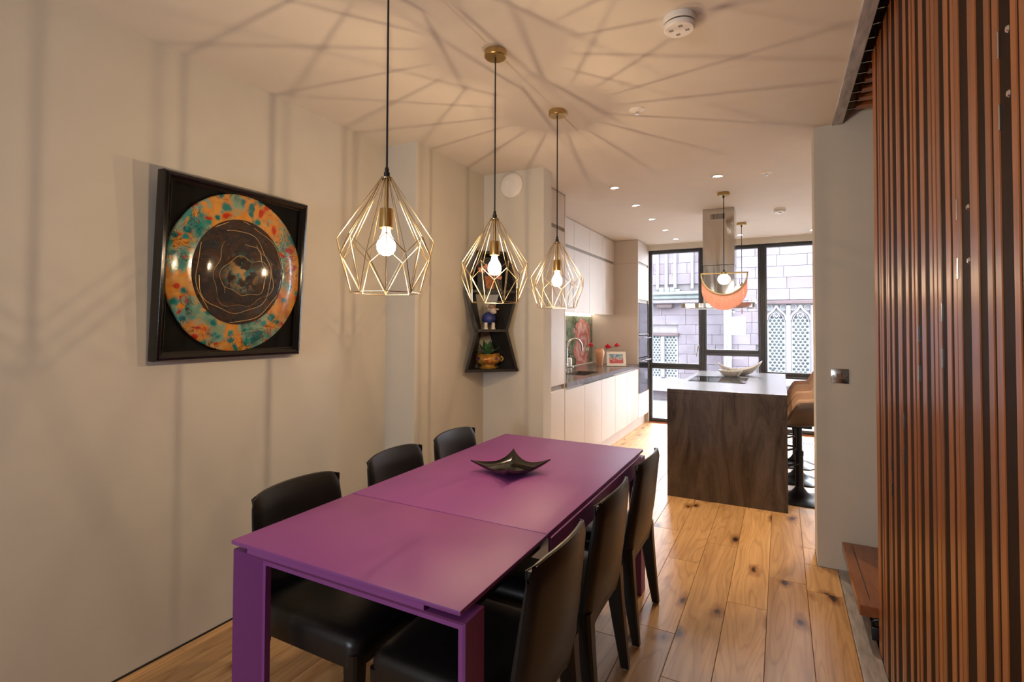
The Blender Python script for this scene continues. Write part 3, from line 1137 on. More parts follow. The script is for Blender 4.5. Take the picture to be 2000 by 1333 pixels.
TH = 0.02
hbk = lambda h: h * 0.40 if h < 0.15 else h * 0.56
for i, (z, leg_) in enumerate(lv):
    hw = leg_ / math.sqrt(2)
    hb = hbk(hw)
    pts = [cp(-hw, D, z - TH / 2), cp(hw, D, z - TH / 2), cp(hb, hb + .003, z - TH / 2), cp(0, 0.004, z - TH / 2), cp(-hb, hb + .003, z - TH / 2)]
    obj('shelf_board', poly_prism(NB(), pts, (0, 0, TH)), M['shelf'], sh, 0)
    if i < 3:
        z2, l2 = lv[i + 1]
        h2 = l2 / math.sqrt(2)
        b2 = hbk(h2)
        for s in (-1, 1):
            A = [cp(s * hw, D, z), cp(s * (hw - TH), D, z), cp(s * (hb - TH), hb + .003, z), cp(s * hb, hb + .003, z)]
            B = [cp(s * h2, D, z2), cp(s * (h2 - TH), D, z2), cp(s * (b2 - TH), b2 + .003, z2), cp(s * b2, b2 + .003, z2)]
            obj('side_panel', loft(NB(), [A, B]), M['shelf'], sh, 0)

# poppy painting leaning on the upper tier
def poppy_mat():
    k = NT('poppy_canvas')
    v = k.co((1, 1, 1))
    c = k.ramp(k.noise(v, 14, 4), [(0.35, (0.022, 0.020, 0.020)), (0.7, (0.055, 0.05, 0.045))])
    k.col(c)
    k.set(0.6)
    return k.m


pc = thing('poppy_canvas', 'small dark canvas of peach poppies in a copper pot on the corner shelf', 'painting', (0, 0, 0))
obj('canvas', BX(-0.098, 0.098, -0.006, 0.006, 0.0, 0.262, 0.002, 1), poppy_mat(), pc, 0)
M['copper'] = plain('painted_copper', (0.34, 0.11, 0.035), 0.5, var=0.4, vs=30)
M['peach'] = plain('painted_peach', (0.62, 0.27, 0.17), 0.6, var=0.35, vs=40)
obj('painted_pot', loft(NB(), [[(-.030, -.0065, .012), (.030, -.0065, .012), (.030, -.0075, .012), (-.030, -.0075, .012)], [(-.040, -.0065, .11), (.040, -.0065, .11), (.040, -.0075, .11), (-.040, -.0075, .11)]]), M['copper'], pc, 0)
random.seed(11)
for (px, pz, r_) in ((-0.06, 0.16, 0.030), (-0.02, 0.185, 0.026), (0.03, 0.15, 0.026), (0.06, 0.14, 0.032), (0.075, 0.105, 0.022), (0.005, 0.13, 0.022)):
    bm = NB()
    ring = []
    for q in range(18):
        a = 2 * PI * q / 18
        rr_ = r_ * (1 + 0.18 * math.sin(5 * a + px * 90))
        ring.append((px + rr_ * math.cos(a), -0.0062, pz + 0.8 * rr_ * math.sin(a)))
    poly_prism(bm, ring, (0, -0.0014, 0))
    obj('painted_poppy', bm, M['peach'], pc, 0)
pc.location = cp(0, 0.20, 1.691)
pc.rotation_euler = (math.radians(-8), 0, math.radians(45))

# sheep figurine
shp = thing('sheep_figurine', 'ceramic sheep figurine in a blue jumper and brown hat on the corner shelf', 'figurine', (0, 0, 0))
M['bluejumper'] = plain('blue_glaze', (0.035, 0.05, 0.20), 0.5, var=0.2, vs=60, bump=0.3, bs=120)
M['cream'] = plain('cream_glaze', (0.62, 0.54, 0.45), 0.4)
M['hatbrown'] = plain('brown_hat', (0.30, 0.20, 0.125), 0.7, bump=0.3, bs=120)


def ell(bm, c, r, n=18, m=10):
    rings = []
    for j in range(1, m):
        ph = PI * j / m
        rings.append([(c[0] + r[0] * math.sin(ph) * math.cos(2 * PI * k / n), c[1] + r[1] * math.sin(ph) * math.sin(2 * PI * k / n), c[2] - r[2] * math.cos(ph)) for k in range(n)])
    return loft(bm, rings)


obj('body', ell(NB(), (0, 0.01, 0.075), (0.042, 0.055, 0.044)), M['bluejumper'], shp, 80)
hd = obj('head', ell(NB(), (0.018, -0.040, 0.125), (0.020, 0.026, 0.024)), M['cream'], shp, 80)
obj('muzzle', ell(NB(), (0.022, -0.060, 0.116), (0.013, 0.014, 0.013)), M['cream'], hd, 80)
for s in (-1, 1):
    obj('ear', ell(NB(), (0.018 + s * 0.025, -0.036, 0.135), (0.011, 0.006, 0.006)), M['cream'], hd, 80)
    obj('eye', ell(NB(), (0.022 + s * 0.009, -0.061, 0.130), (0.0022, 0.002, 0.0025), 8, 6), M['black'], hd, 80)
    for yy in (-0.025, 0.035):
        bm = NB()
        lathe(bm, [(0.013, 0.0), (0.0135, 0.004), (0.010, 0.015), (0.010, 0.045)], (s * 0.022, yy, 0), 12)
        obj('leg', bm, M['cream'], shp)
bm = NB()
lathe(bm, [(0.001, 0.135), (0.033, 0.138), (0.030, 0.144), (0.022, 0.147), (0.018, 0.165), (0.006, 0.174)], (0.012, -0.028, 0.0), 18)
obj('hat', bm, M['hatbrown'], hd)
shp.location = cp(0.0, 0.175, 1.3955)
shp.rotation_euler.z = math.radians(38)
shp.scale = (1.3, 1.25, 1.13)

# gilded pot with plant
def pot_mat():
    k = NT('gilded_floral_glaze')
    v = k.co((1, 1, 1))
    c = k.ramp(k.noise(v, 30, 3), [(0.3, (0.30, 0.14, 0.02)), (0.7, (0.58, 0.32, 0.06))])
    vo = k.vor(v, 34)
    s = k.n('ShaderNodeSeparateColor')
    k.l(vo.outputs['Color'], s.inputs[0])
    fl_ = k.ramp(s.outputs[1], [(0, (0.10, 0.02, 0.12)), (0.3, (0.45, 0.10, 0.03)), (0.5, (0.62, 0.45, 0.2)), (0.75, (0.16, 0.03, 0.10))], 'CONSTANT')
    sx = k.n('ShaderNodeSeparateXYZ')
    k.l(v, sx.inputs[0])
    band = k.ramp(sx.outputs['Z'], [(0.028, (0, 0, 0)), (0.034, (1, 1, 1)), (0.075, (1, 1, 1)), (0.082, (0, 0, 0))])
    m = k.math('MULTIPLY', band, k.ramp(vo.outputs['Distance'], [(0.3, (1, 1, 1)), (0.5, (0, 0, 0))]))
    k.col(k.mix(m, c, fl_))
    k.set(0.18, 0.35)
    return k.m


pt = thing('gilded_pot', 'gilded round plant pot with purple floral band on the corner shelf', 'pot', (0, 0, 0))
bm = NB()
lathe(bm, [(0.055, 0.0), (0.057, 0.006), (0.046, 0.016), (0.046, 0.022), (0.070, 0.034), (0.086, 0.055), (0.084, 0.074), (0.074, 0.084), (0.080, 0.092), (0.081, 0.097), (0.074, 0.097), (0.070, 0.085)], n=40, cap=False)
obj('body', bm, pot_mat(), pt, 60)
bm = NB()
lathe(bm, [(0.0005, 0.085), (0.0715, 0.086)], n=32, cap=False)
obj('soil', bm, M['subfloor'], pt)
for s in (-1, 1):
    pts = [(s * (0.080 + 0.016 * math.sin(PI * q / 8)), 0, 0.045 + 0.035 * q / 8) for q in range(9)]
    obj('handle', tube(NB(), pts, 0.005, 8), M['gold'], pt)
pt.location = cp(0.0, 0.15, 1.0955)
pt.rotation_euler.z = math.radians(30)
pt.scale = (1.2, 1.2, 1.15)

pl = thing('potted_succulent', 'spiky green striped plant growing in the gilded pot', 'plant', (0, 0, 0))


def leaf_mat(name, a, b):
    k = NT(name)
    v = k.co((1, 1, 1))
    k.col(k.ramp(k.noise(v, 55, 3), [(0.35, a), (0.65, b)]))
    k.set(0.4)
    return k.m


M['leaf'] = leaf_mat('succulent_leaf', (0.012, 0.06, 0.022), (0.07, 0.17, 0.06))
random.seed(4)
for q in range(13):
    a = 2 * PI * q / 13 + random.uniform(-.15, .15)
    L = random.uniform(0.075, 0.11)
    el = random.uniform(0.35, 1.2) if q % 3 else 1.25
    wd = random.uniform(0.014, 0.02)
    dx, dz = math.cos(el), math.sin(el)

    def lf_(up, a=a, L=L, dx=dx, dz=dz, wd=wd):
        def f(u, v):
            wv = wd * (math.sin(PI * min(1, v * 0.9 + 0.12)) ** 0.8) * (1 - v ** 4)
            s = (2 * u - 1) * wv
            r = 0.012 + L * v * dx - 0.02 * v * v * dz * 0.3
            z = 0.088 + L * v * dz - 0.015 * v * v * (1 - dz) + abs(2 * u - 1) * 0.006 * (1 - v) + (0.0022 if up else 0)
            return Vector((r * math.cos(a) - s * math.sin(a), r * math.sin(a) + s * math.cos(a), z))
        return f
    obj('leaf', slab(NB(), lf_(False), lf_(True), 4, 8), M['leaf'], pl, 60)
pl.location = pt.location
pl.scale = (1.25, 1.25, 1.2)

# wall access point
ap = thing('wall_disc', 'round white wireless access point on the wall above the corner shelf', 'access point', (-1.857, 3.53, 2.52))
bm = NB()
lathe(bm, [(0.098, 0.0), (0.100, -0.006), (0.096, -0.016), (0.080, -0.022), (0.04, -0.025), (0.0005, -0.026)], (-1.857, 3.53, 2.52), 48, 'y')
obj('body', bm, M['white'], ap, 60)
bm = NB()
lathe(bm, [(0.036, -0.0255), (0.040, -0.0270), (0.044, -0.0252)], (-1.857, 3.53, 2.52), 40, 'y', cap=False)
obj('ring', bm, M['offwhite'], ap)

# light switch
sw = thing('light_switch', 'brushed steel double light switch on the wall end', 'switch', (0.303, 3.575, 1.133))
obj('plate', BX(0.258, 0.348, 3.569, 3.575, 1.09, 1.176, 0.002, 2), M['steel'], sw)
for x in (0.286, 0.306):
    obj('rocker', BX(x, x + 0.016, 3.564, 3.570, 1.12, 1.147, 0.002, 1), M['chrome'], sw)
for x in (0.270, 0.337):
    bm = NB()
    lathe(bm, [(0.004, 0.0), (0.003, -0.0015)], (x, 3.569, 1.133), 10, 'y')
    obj('screw', bm, M['chrome'], sw)

# ------------------------------------------------------------------ ceiling fittings
def downlight(x, y, label, power=1.0):
    t = thing('downlight', label, 'downlight', (x, y, HC), 'recessed ceiling downlights')
    bm = NB()
    lathe(bm, [(0.030, HC + 0.004), (0.031, HC - 0.003), (0.040, HC - 0.006), (0.044, HC - 0.003), (0.044, HC + 0.0)], (x, y, 0), 28, cap=False)
    obj('trim_ring', bm, M['chrome'], t)
    bm = NB()
    lathe(bm, [(0.0005, HC - 0.0015), (0.031, HC - 0.001)], (x, y, 0), 24, cap=False)
    obj('lens', bm, M['lens'], t)
    l = bpy.data.lights.new('downlight_beam', 'SPOT')
    l.energy = DOWN_W * power
    l.color = DOWN_C
    l.spot_size = math.radians(95)
    l.spot_blend = 0.6
    l.shadow_soft_size = 0.03
    lo = bpy.data.objects.new('downlight_beam', l)
    COL.objects.link(lo)
    lo.location = (0, 0, -0.012)
    lo.parent = t


for q, y in enumerate((4.35, 5.08, 5.81, 6.55, 7.28)):
    downlight(-1.275, y, 'recessed downlight over the kitchen aisle, %s from the dining table' % ('nearest', 'second', 'third', 'fourth', 'farthest')[q], 0.5)
downlight(-0.445, 4.38, 'recessed downlight in the ceiling in front of the fringed pendant', 1.9)
downlight(-0.47, 7.33, 'recessed downlight between the extractor chimney and the window')
downlight(0.36, 7.35, 'recessed downlight by the window at the edge of the wall end')
downlight(0.46, 4.38, 'recessed downlight over the bar stools behind the wall end', 1.4)


def smoke(x, y, r, h, label, slots=True):
    t = thing('smoke_detector', label, 'smoke detector', (x, y, HC))
    bm = NB()
    lathe(bm, [(r, HC), (r, HC - h * 0.45), (r * 0.97, HC - h * 0.5)], (x, y, 0), 40)
    obj('base', bm, M['white'], t)
    bm = NB()
    lathe(bm, [(r * 0.9, HC - h * 0.5), (r * 0.9, HC - h * 0.62)], (x, y, 0), 40)
    obj('vent_gap', bm, M['slot'], t)
    bm = NB()
    lathe(bm, [(r * 0.96, HC - h * 0.62), (r * 0.94, HC - h * 0.9), (r * 0.86, HC - h), (0.0005, HC - h)], (x, y, 0), 40)
    obj('cover', bm, M['white'], t, 40)
    if slots:
        for q in range(4):
            a = q * PI / 2 + 0.3
            bm = NB()
            for j in range(3):
                box(bm, x + 0.030 * math.cos(a) - 0.008, x + 0.030 * math.cos(a) + 0.008, y + 0.030 * math.sin(a) - 0.006 + j * 0.005, y + 0.030 * math.sin(a) - 0.0042 + j * 0.005, HC - h - 0.0006, HC - h + 0.0005)
            obj('slots', bm, M['slot'], t, 0)
    else:
        bm = NB()
        lathe(bm, [(0.018, HC - h), (0.013, HC - h - 0.012), (0.0005, HC - h - 0.014)], (x, y, 0), 20)
        obj('sensor', bm, M['chrome'], t)


smoke(-0.345, 2.06, 0.062, 0.048, 'white smoke detector on the ceiling above the dining area')
smoke(-0.004, 5.89, 0.055, 0.04, 'white heat detector on the kitchen ceiling near the windows', False)
for (x, y, lb) in ((-0.704, 2.83, 'small white ceiling sprinkler between the dining table and the kitchen'), (-0.093, 4.45, 'small white ceiling sprinkler above the stone island')):
    t = thing('sprinkler', lb, 'sprinkler', (x, y, HC))
    bm = NB()
    lathe(bm, [(0.042, HC), (0.042, HC - 0.003), (0.026, HC - 0.010), (0.018, HC - 0.014), (0.0005, HC - 0.014)], (x, y, 0), 28)
    obj('escutcheon', bm, M['white'], t)
    bm = NB()
    lathe(bm, [(0.008, HC - 0.014), (0.008, HC - 0.022), (0.012, HC - 0.024), (0.012, HC - 0.027)], (x, y, 0), 16)
    obj('nozzle', bm, M['chrome'], t)

# ------------------------------------------------------------------ kitchen cabinets
XF = -1.75      # front plane of tall and base units
XK = -2.415     # back of units
G = 0.0025


def door(name, x, y0, y1, z0, z1, parent, th=0.02):
    return obj(name, BX(x - th, x, y0 + G, y1 - G, z0 + G, z1 - G, 0.0015, 1), M['cab'], parent, 0)


# near tall unit
t = thing('tall_cabinet', 'tall cashmere larder cabinet next to the wall return', 'cabinet', (-2.08, 4.04, 0))
obj('carcass', BX(XK, XF - 0.022, 3.69, 4.386, 0.0, HC - 0.004), M['cab'], t, 0)
obj('end_panel', BX(XF - 0.022, XF + 0.001, 4.368, 4.386, 0.0, HC - 0.004), M['cab'], t, 0)
obj('grip_channel', BX(XF - 0.0215, XF - 0.018, 3.70, 4.367, 0.84, 0.92), M['cabgap'], t, 0)
obj('grip_channel', BX(XF - 0.0215, XF - 0.018, 3.70, 4.367, 2.26, 2.34), M['cabgap'], t, 0)
door('door', XF, 3.70, 4.366, 0.13, 0.855, t)
door('door', XF, 3.70, 4.366, 0.895, 2.285, t)
door('door', XF, 3.70, 4.366, 2.315, HC - 0.01, t)

# base units
YD = [4.39, 4.91, 5.45, 5.98, 6.51, 7.08]
for i in range(5):
    lb = ('first', 'second', 'third', 'fourth', 'fifth')[i]
    t = thing('base_cabinet', 'cashmere base cabinet under the worktop, %s from the larder' % lb, 'cabinet', (-2.08, (YD[i] + YD[i + 1]) / 2, 0), 'base cabinets under the worktop')
    z1_ = 0.66 if i in (1, 2) else 0.856
    obj('carcass', BX(XK, XF - 0.022, YD[i] + 0.001, YD[i + 1] - 0.001, 0.15, z1_), M['cab'], t, 0)
    door('door', XF, YD[i], YD[i + 1], 0.15, 0.835, t)
    obj('grip_channel', BX(XF - 0.06, XF - 0.03, YD[i] + 0.001, YD[i + 1] - 0.001, 0.825, 0.855), M['cabgap'], t, 0)
struct('baseboard_kitchen', BX(XK, XF - 0.055, 4.39, 7.70, 0.0, 0.148), M['cab'], 'recessed plinth under the kitchen base cabinets')

# worktop with sink cut-out
t = thing('worktop', 'long grey brown stone kitchen worktop along the wall', 'worktop', (-2.08, 5.7, 0.86))
bm = NB()
SX0, SX1, SY0, SY1 = -2.10, -1.84, 5.16, 5.68
for a in ((XK, XF + 0.012, 4.388, SY0), (XK, XF + 0.012, SY1, 7.078), (XK, SX0, SY0, SY1), (SX1, XF + 0.012, SY0, SY1)):
    box(bm, a[0], a[1], a[2], a[3], 0.858, 0.90)
bmesh.ops.remove_doubles(bm, verts=bm.verts[:], dist=0.0001)
obj('slab', bm, M['stone'], t, 0)
obj('upstand', BX(XK, XK + 0.018, 4.39, 7.078, 0.90, 0.912), M['offwhite'], t, 0)
t = thing('sink', 'undermounted steel sink in the worktop', 'sink', (-1.97, 5.42, 0.7))
bm = NB()
for a in ((SX0, SX1, SY0, SY1, 0.69, 0.70), (SX0 - .006, SX0, SY0, SY1, 0.69, 0.858), (SX1, SX1 + .006, SY0, SY1, 0.69, 0.858), (SX0, SX1, SY0 - .006, SY0, 0.69, 0.858), (SX0, SX1, SY1, SY1 + .006, 0.69, 0.858)):
    box(bm, *a)
obj('bowl', bm, M['steel'], t, 0)
bm = NB()
lathe(bm, [(0.035, 0.7005), (0.03, 0.702), (0.0005, 0.7015)], (-1.97, 5.42, 0), 20, cap=False)
obj('drain', bm, M['chrome'], t)

# tap
t = thing('kitchen_tap', 'arched brushed steel tap behind the sink', 'tap', (-2.2, 5.56, 0.90))
bm = NB()
lathe(bm, [(0.026, 0.9005), (0.026, 0.905), (0.017, 0.912), (0.016, 0.985), (0.012, 0.99)], (-2.2, 5.56, 0), 20)
obj('base', bm, M['steel'], t)
pts = [(-2.2, 5.56, 0.98), (-2.2, 5.56, 1.16)]
for q in range(1, 13):
    a = PI * q / 12
    pts.append((-2.2 + 0.11 * (1 - math.cos(a)) * 0.55, 5.56 + 0.11 * (1 - math.cos(a)) * 0.84, 1.16 + 0.115 * math.sin(a)))
pts.append((pts[-1][0], pts[-1][1], 1.125))
obj('spout', tube(NB(), pts, 0.0115, 12), M['steel'], t, 60)
obj('lever', tube(NB(), [(-2.19, 5.56, 0.945), (-2.165, 5.55, 0.948), (-2.11, 5.535, 0.955)], [0.012, 0.009, 0.007], 10), M['steel'], t, 60)

# soap bottle
t = thing('soap_bottle', 'white soap bottle with black pump beside the tap', 'bottle', (-2.27, 5.81, 0.90))
bm = NB()
lathe(bm, [(0.034, 0.90), (0.036, 0.903), (0.036, 1.02), (0.033, 1.032), (0.014, 1.038), (0.014, 1.045)], (-2.27, 5.81, 0), 24)
obj('body', bm, M['offwhite'], t, 40)
bm = NB()
lathe(bm, [(0.016, 1.045), (0.016, 1.06), (0.006, 1.062), (0.005, 1.082), (0.012, 1.083), (0.012, 1.092)], (-2.27, 5.81, 0), 16)
tube(bm, [(-2.27, 5.81, 1.088), (-2.235, 5.80, 1.086), (-2.225, 5.797, 1.078)], 0.005, 8)
obj('pump', bm, M['black'], t)

# backsplash picture panel
def splash_mat():
    k = NT('printed_glass_agate')
    v = k.co((1, 1, 1))
    n = k.noise(v, 5, 6, 0.65, 1.5)
    gr = k.ramp(n, [(0.3, (0.03, 0.045, 0.03)), (0.45, (0.10, 0.14, 0.08)), (0.56, (0.20, 0.22, 0.17)), (0.66, (0.06, 0.08, 0.06)), (0.8, (0.35, 0.22, 0.22))])
    sx = k.n('ShaderNodeSeparateXYZ')
    k.l(v, sx.inputs[0])
    dy = k.math('DIVIDE', k.math('SUBTRACT', sx.outputs['Y'], -0.05), 0.34)
    dz = k.math('DIVIDE', k.math('SUBTRACT', sx.outputs['Z'], 0.25), 0.36)
    r = k.math('SQRT', k.math('ADD', k.math('MULTIPLY', dy, dy), k.math('MULTIPLY', dz, dz)))
    r = k.math('ADD', r, k.math('MULTIPLY', k.math('SUBTRACT', k.noise(v, 5, 5), 0.5), 1.2))
    rings = k.math('FRACT', k.math('MULTIPLY', r, 2.4))
    pk = k.ramp(rings, [(0, (0.55, 0.15, 0.13)), (0.4, (0.72, 0.34, 0.32)), (0.6, (0.75, 0.50, 0.48)), (1.0, (0.52, 0.16, 0.14))])
    m = k.ramp(r, [(0.93, (1, 1, 1)), (0.97, (0, 0, 0))])
    k.col(k.mix(m, gr, pk))
    k.set(0.12)
    return k.m


sp_ = obj('backsplash_panel', BX(XK, XK + 0.008, 4.39, 7.075, 0.913, 1.555), splash_mat(), None, 0, loc=(XK, 6.72, 0.913))
tag(sp_, 'printed glass backsplash with a pink agate shape on mottled green', 'backsplash')
t = thing('wall_socket', 'steel double socket on the backsplash behind the vase', 'socket', (XK + 0.008, 6.85, 1.10))
obj('plate', BX(XK + 0.008, XK + 0.014, 6.78, 6.925, 1.05, 1.16, 0.002, 1), M['steel'], t)
for y in (6.805, 6.87):
    obj('outlet', BX(XK + 0.014, XK + 0.0165, y, y + 0.035, 1.08, 1.125, 0.001, 1), M['offwhite'], t)

# upper units
YU = [4.40, 4.95, 5.49, 6.03, 6.565, 7.078]
XU = -2.085
for i in range(5):
    lb = ('fifth', 'fourth', 'third', 'second', 'first')[i]
    t = thing('wall_cabinet', 'cashmere wall cabinet over the worktop, %s from the oven tower' % lb, 'cabinet', (-2.25, (YU[i] + YU[i + 1]) / 2, 1.59), 'wall cabinets over the worktop')
    obj('carcass', BX(XK, XU - 0.021, YU[i] + 0.001, YU[i + 1] - 0.001, 1.595, HC - 0.004), M['cab'], t, 0)
    door('door', XU, YU[i], YU[i + 1], 1.575, 2.295, t)
    door('door', XU, YU[i], YU[i + 1], 2.325, HC - 0.006, t)
    obj('grip_channel', BX(XU - 0.0205, XU - 0.016, YU[i] + .001, YU[i + 1] - .001, 2.28, 2.34), M['cabgap'], t, 0)
ls = obj('led_strip', BX(XK + 0.03, XK + 0.045, 4.5, 7.05, 1.585, 1.594), M['led'], None, 0, loc=(XK + 0.04, 5.8, 1.585))
tag(ls, 'lit LED strip under the wall cabinets', 'led strip')

# oven tower
t = thing('oven_tower', 'tall cashmere oven housing beside the kitchen window', 'cabinet', (-2.08, 7.4, 0))
bm = NB()
box(bm, XK, XF - 0.021, 7.10, 7.72, 0.15, 0.49)
box(bm, XK, XF - 0.021, 7.10, 7.72, 1.76, HC - 0.004)
box(bm, XK, XK + 0.02, 7.10, 7.72, 0.49, 1.76)
obj('carcass', bm, M['cab'], t, 0)
obj('side_panel', BX(XK, XF + 0.001, 7.082, 7.10, 0.15, 2.30), M['cab'], t, 0)
obj('side_panel', BX(XK, XF + 0.001, 7.082, 7.10, 2.302, HC - 0.004), M['cab'], t, 0)
obj('side_panel', BX(XK, XF + 0.001, 7.70, 7.745, 0.0, HC - 0.004), M['cab'], t, 0)
door('door', XF, 7.10, 7.70, 0.15, 0.485, t)
door('door', XF, 7.10, 7.70, 1.80, 2.295, t)
door('door', XF, 7.10, 7.70, 2.325, HC - 0.006, t)
obj('grip_channel', BX(XF - 0.0205, XF - 0.016, 7.101, 7.699, 1.77, 1.82), M['cabgap'], t, 0)
obj('grip_channel', BX(XF - 0.0205, XF - 0.016, 7.101, 7.699, 2.28, 2.34), M['cabgap'], t, 0)


def oven(z0, z1, label, handle):
    t = thing('built_in_oven', label, 'oven', (-2.0, 7.4, z0), 'ovens stacked in the tower')
    obj('body', BX(XK + 0.03, XF - 0.012, 7.104, 7.696, z0 + 0.003, z1 - 0.003), M['black'], t, 0)
    dr = obj('door', BX(XF - 0.012, XF + 0.008, 7.104, 7.696, z0 + 0.003, z1 - 0.003, 0.002, 1), M['oven'], t, 0)
    if handle:
        bm = NB()
        tube(bm, [(XF + 0.045, 7.14, z1 - 0.035), (XF + 0.045, 7.66, z1 - 0.035)], 0.009, 10)
        for y in (7.18, 7.62):
            tube(bm, [(XF + 0.006, y, z1 - 0.035), (XF + 0.045, y, z1 - 0.035)], 0.006, 8)
        obj('handle', bm, M['chrome'], dr)
    else:
        obj('trim', BX(XF + 0.008, XF + 0.011, 7.104, 7.696, z0 + 0.004, z0 + 0.02), M['steel'], dr, 0)


oven(1.30, 1.755, 'black glass microwave at the top of the oven tower', False)
oven(0.985, 1.295, 'black glass compact oven in the middle of the oven tower', True)
oven(0.495, 0.98, 'black glass oven at the bottom of the oven tower', True)

# vase with three red roses
t = thing('flower_vase', 'peach ceramic vase on the kitchen worktop', 'vase', (-2.13, 6.56, 0.90))
M['peachglaze'] = plain('peach_glaze', (0.66, 0.34, 0.20), 0.35, var=0.06)
bm = NB()
lathe(bm, [(0.036, 0.901), (0.038, 0.904), (0.056, 1.02), (0.064, 1.07), (0.060, 1.10), (0.046, 1.122), (0.050, 1.13), (0.043, 1.13), (0.04, 1.11)], (-2.13, 6.56, 0), 28, cap=False)
obj('body', bm, M['peachglaze'], t, 60)
bm = NB()
lathe(bm, [(0.0005, 0.902), (0.036, 0.901)], (-2.13, 6.56, 0), 28, cap=False)
obj('foot', bm, M['peachglaze'], t)
M['rose'] = plain('rose_red', (0.62, 0.012, 0.03), 0.5, var=0.35, vs=40)
M['rosepink'] = plain('rose_pink', (0.75, 0.06, 0.09), 0.5, var=0.35, vs=40)
M['stem'] = plain('rose_stem', (0.05, 0.12, 0.03), 0.6)


def rose(px, py, pz, r, lab, mt):
    t = thing('rose', lab, 'flower', (-2.13, 6.56, 1.10), 'roses in the peach vase')
    c = Vector((px, py, pz))
    obj('stem', tube(NB(), [(-2.13, 6.56, 1.06), ((-2.13 + px) / 2, (6.56 + py) / 2, (1.09 + pz) / 2 + 0.005), (px, py, pz - r * 0.6)], 0.003, 6), M['stem'], t)
    k = 0
    for ring, (n, rr_, op) in enumerate(((3, 0.35, 0.1), (5, 0.65, 0.35), (6, 0.95, 0.75))):
        for q in range(n):
            a = 2 * PI * q / n + ring * 0.6

            def pf(off):
                def f(u, v):
                    s = (2 * u - 1) * (1.15 - 0.25 * ring)
                    rad = r * rr_ * (0.25 + 0.75 * math.sin(v * PI / 2)) * (1 + op * 0.35 * v * v) + off
                    h = -0.7 * r + v * r * (1.5 - 0.35 * ring) * (1 - 0.2 * (2 * u - 1) ** 2)
                    return c + Vector((rad * math.cos(a + s), rad * math.sin(a + s), h))
                return f
            obj('petal', slab(NB(), pf(0), pf(0.0012), 5, 4), mt, t, 60)


rose(-2.03, 6.60, 1.155, 0.042, 'deep red rose in the middle of the peach vase', M['rose'])
rose(-2.24, 6.53, 1.175, 0.034, 'pinkish red rose leaning towards the backsplash', M['rosepink'])
rose(-1.985, 6.87, 1.165, 0.036, 'red rose leaning towards the photo frame', M['rosepink'])

# photo frame
t = thing('photo_frame', 'white framed photograph standing on the worktop', 'photo frame', (0, 0, 0))
bm = NB()
for a in ((-0.125, 0.125, -0.008, 0.008, 0.0, 0.035), (-0.125, 0.125, -0.008, 0.008, 0.155, 0.19), (-0.125, -0.09, -0.008, 0.008, 0.035, 0.155), (0.09, 0.125, -0.008, 0.008, 0.035, 0.155)):
    box(bm, *a)
obj('frame', bm, M['offwhite'], t, 0)


def photo_mat():
    k = NT('family_photo_print')
    v = k.co((1, 1, 1))
    sx = k.n('ShaderNodeSeparateXYZ')
    k.l(v, sx.inputs[0])
    sky_ = k.ramp(k.math('ADD', sx.outputs['Z'], k.math('MULTIPLY', k.math('SUBTRACT', k.noise(v, 28, 2, 0.5, 1.0), 0.5), 0.22)), [(0.085, (0.55, 0.10, 0.14)), (0.105, (0.75, 0.65, 0.55)), (0.125, (0.25, 0.45, 0.62)), (0.15, (0.16, 0.35, 0.55))])
    k.col(sky_)
    k.set(0.2)
    return k.m


obj('print', BX(-0.092, 0.092, -0.003, 0.003, 0.033, 0.157), photo_mat(), t, 0)
obj('stand', poly_prism(NB(), [(-0.02, 0.008, 0.13), (-0.02, 0.078, 0.0205), (-0.02, 0.070, 0.0185), (-0.02, 0.008, 0.11)], (0.04, 0, 0)), M['black'], t, 0)
t.location = (-1.905, 6.57, 0.903)
t.rotation_euler = (math.radians(-14), 0, math.radians(27))

# ------------------------------------------------------------------ island
isl = thing('kitchen_island', 'waterfall kitchen island in veined grey brown stone', 'island', (-0.41, 5.5, 0))
IX0, IX1, IY0, IY1 = -0.857, 0.038, 4.458, 6.49
obj('end_panel', BX(IX0, IX1, IY0, IY0 + 0.03, 0.0, 0.8665, 0.001, 1), M['stone'], isl, 0)
obj('end_panel', BX(IX0, IX1, IY1 - 0.03, IY1, 0.0, 0.8665, 0.001, 1), M['stone'], isl, 0)
obj('top_slab', BX(IX0, IX1, IY0, IY1, 0.867, 0.897, 0.001, 1), M['stone'], isl, 0)
obj('base_body', BX(IX0 + 0.03, -0.24, IY0 + 0.031, IY1 - 0.031, 0.10, 0.866), M['cab'], isl, 0)
obj('plinth', BX(IX0 + 0.08, -0.26, IY0 + 0.031, IY1 - 0.031, 0.0, 0.10), M['cabgap'], isl, 0)
for i in range(4):
    y0 = IY0 + 0.035 + i * 0.49
    obj('door', BX(IX0 + 0.008, IX0 + 0.029, y0 + .002, y0 + 0.488, 0.11, 0.85, 0.0015, 1), M['cab'], isl, 0)
t = thing('induction_hob', 'black glass induction hob set in the island top', 'hob', (-0.55, 5.47, 0.897))
obj('glass_plate', BX(-0.80, -0.295, 5.19, 5.74, 0.8975, 0.902, 0.001, 1), M['hob'], t, 0)
M['hobmark'] = plain('hob_grey_print', (0.10, 0.10, 0.105), 0.2)
for (x, y, r) in ((-0.68, 5.33, 0.08), (-0.42, 5.33, 0.08), (-0.68, 5.6, 0.09), (-0.42, 5.6, 0.07)):
    bm = NB()
    lathe(bm, [(r, 0.9021), (r, 0.9023), (r - 0.002, 0.9023), (r - 0.002, 0.9021)], (x, y, 0), 36, cap=False)
    obj('cooking_zone', bm, M['hobmark'], t)


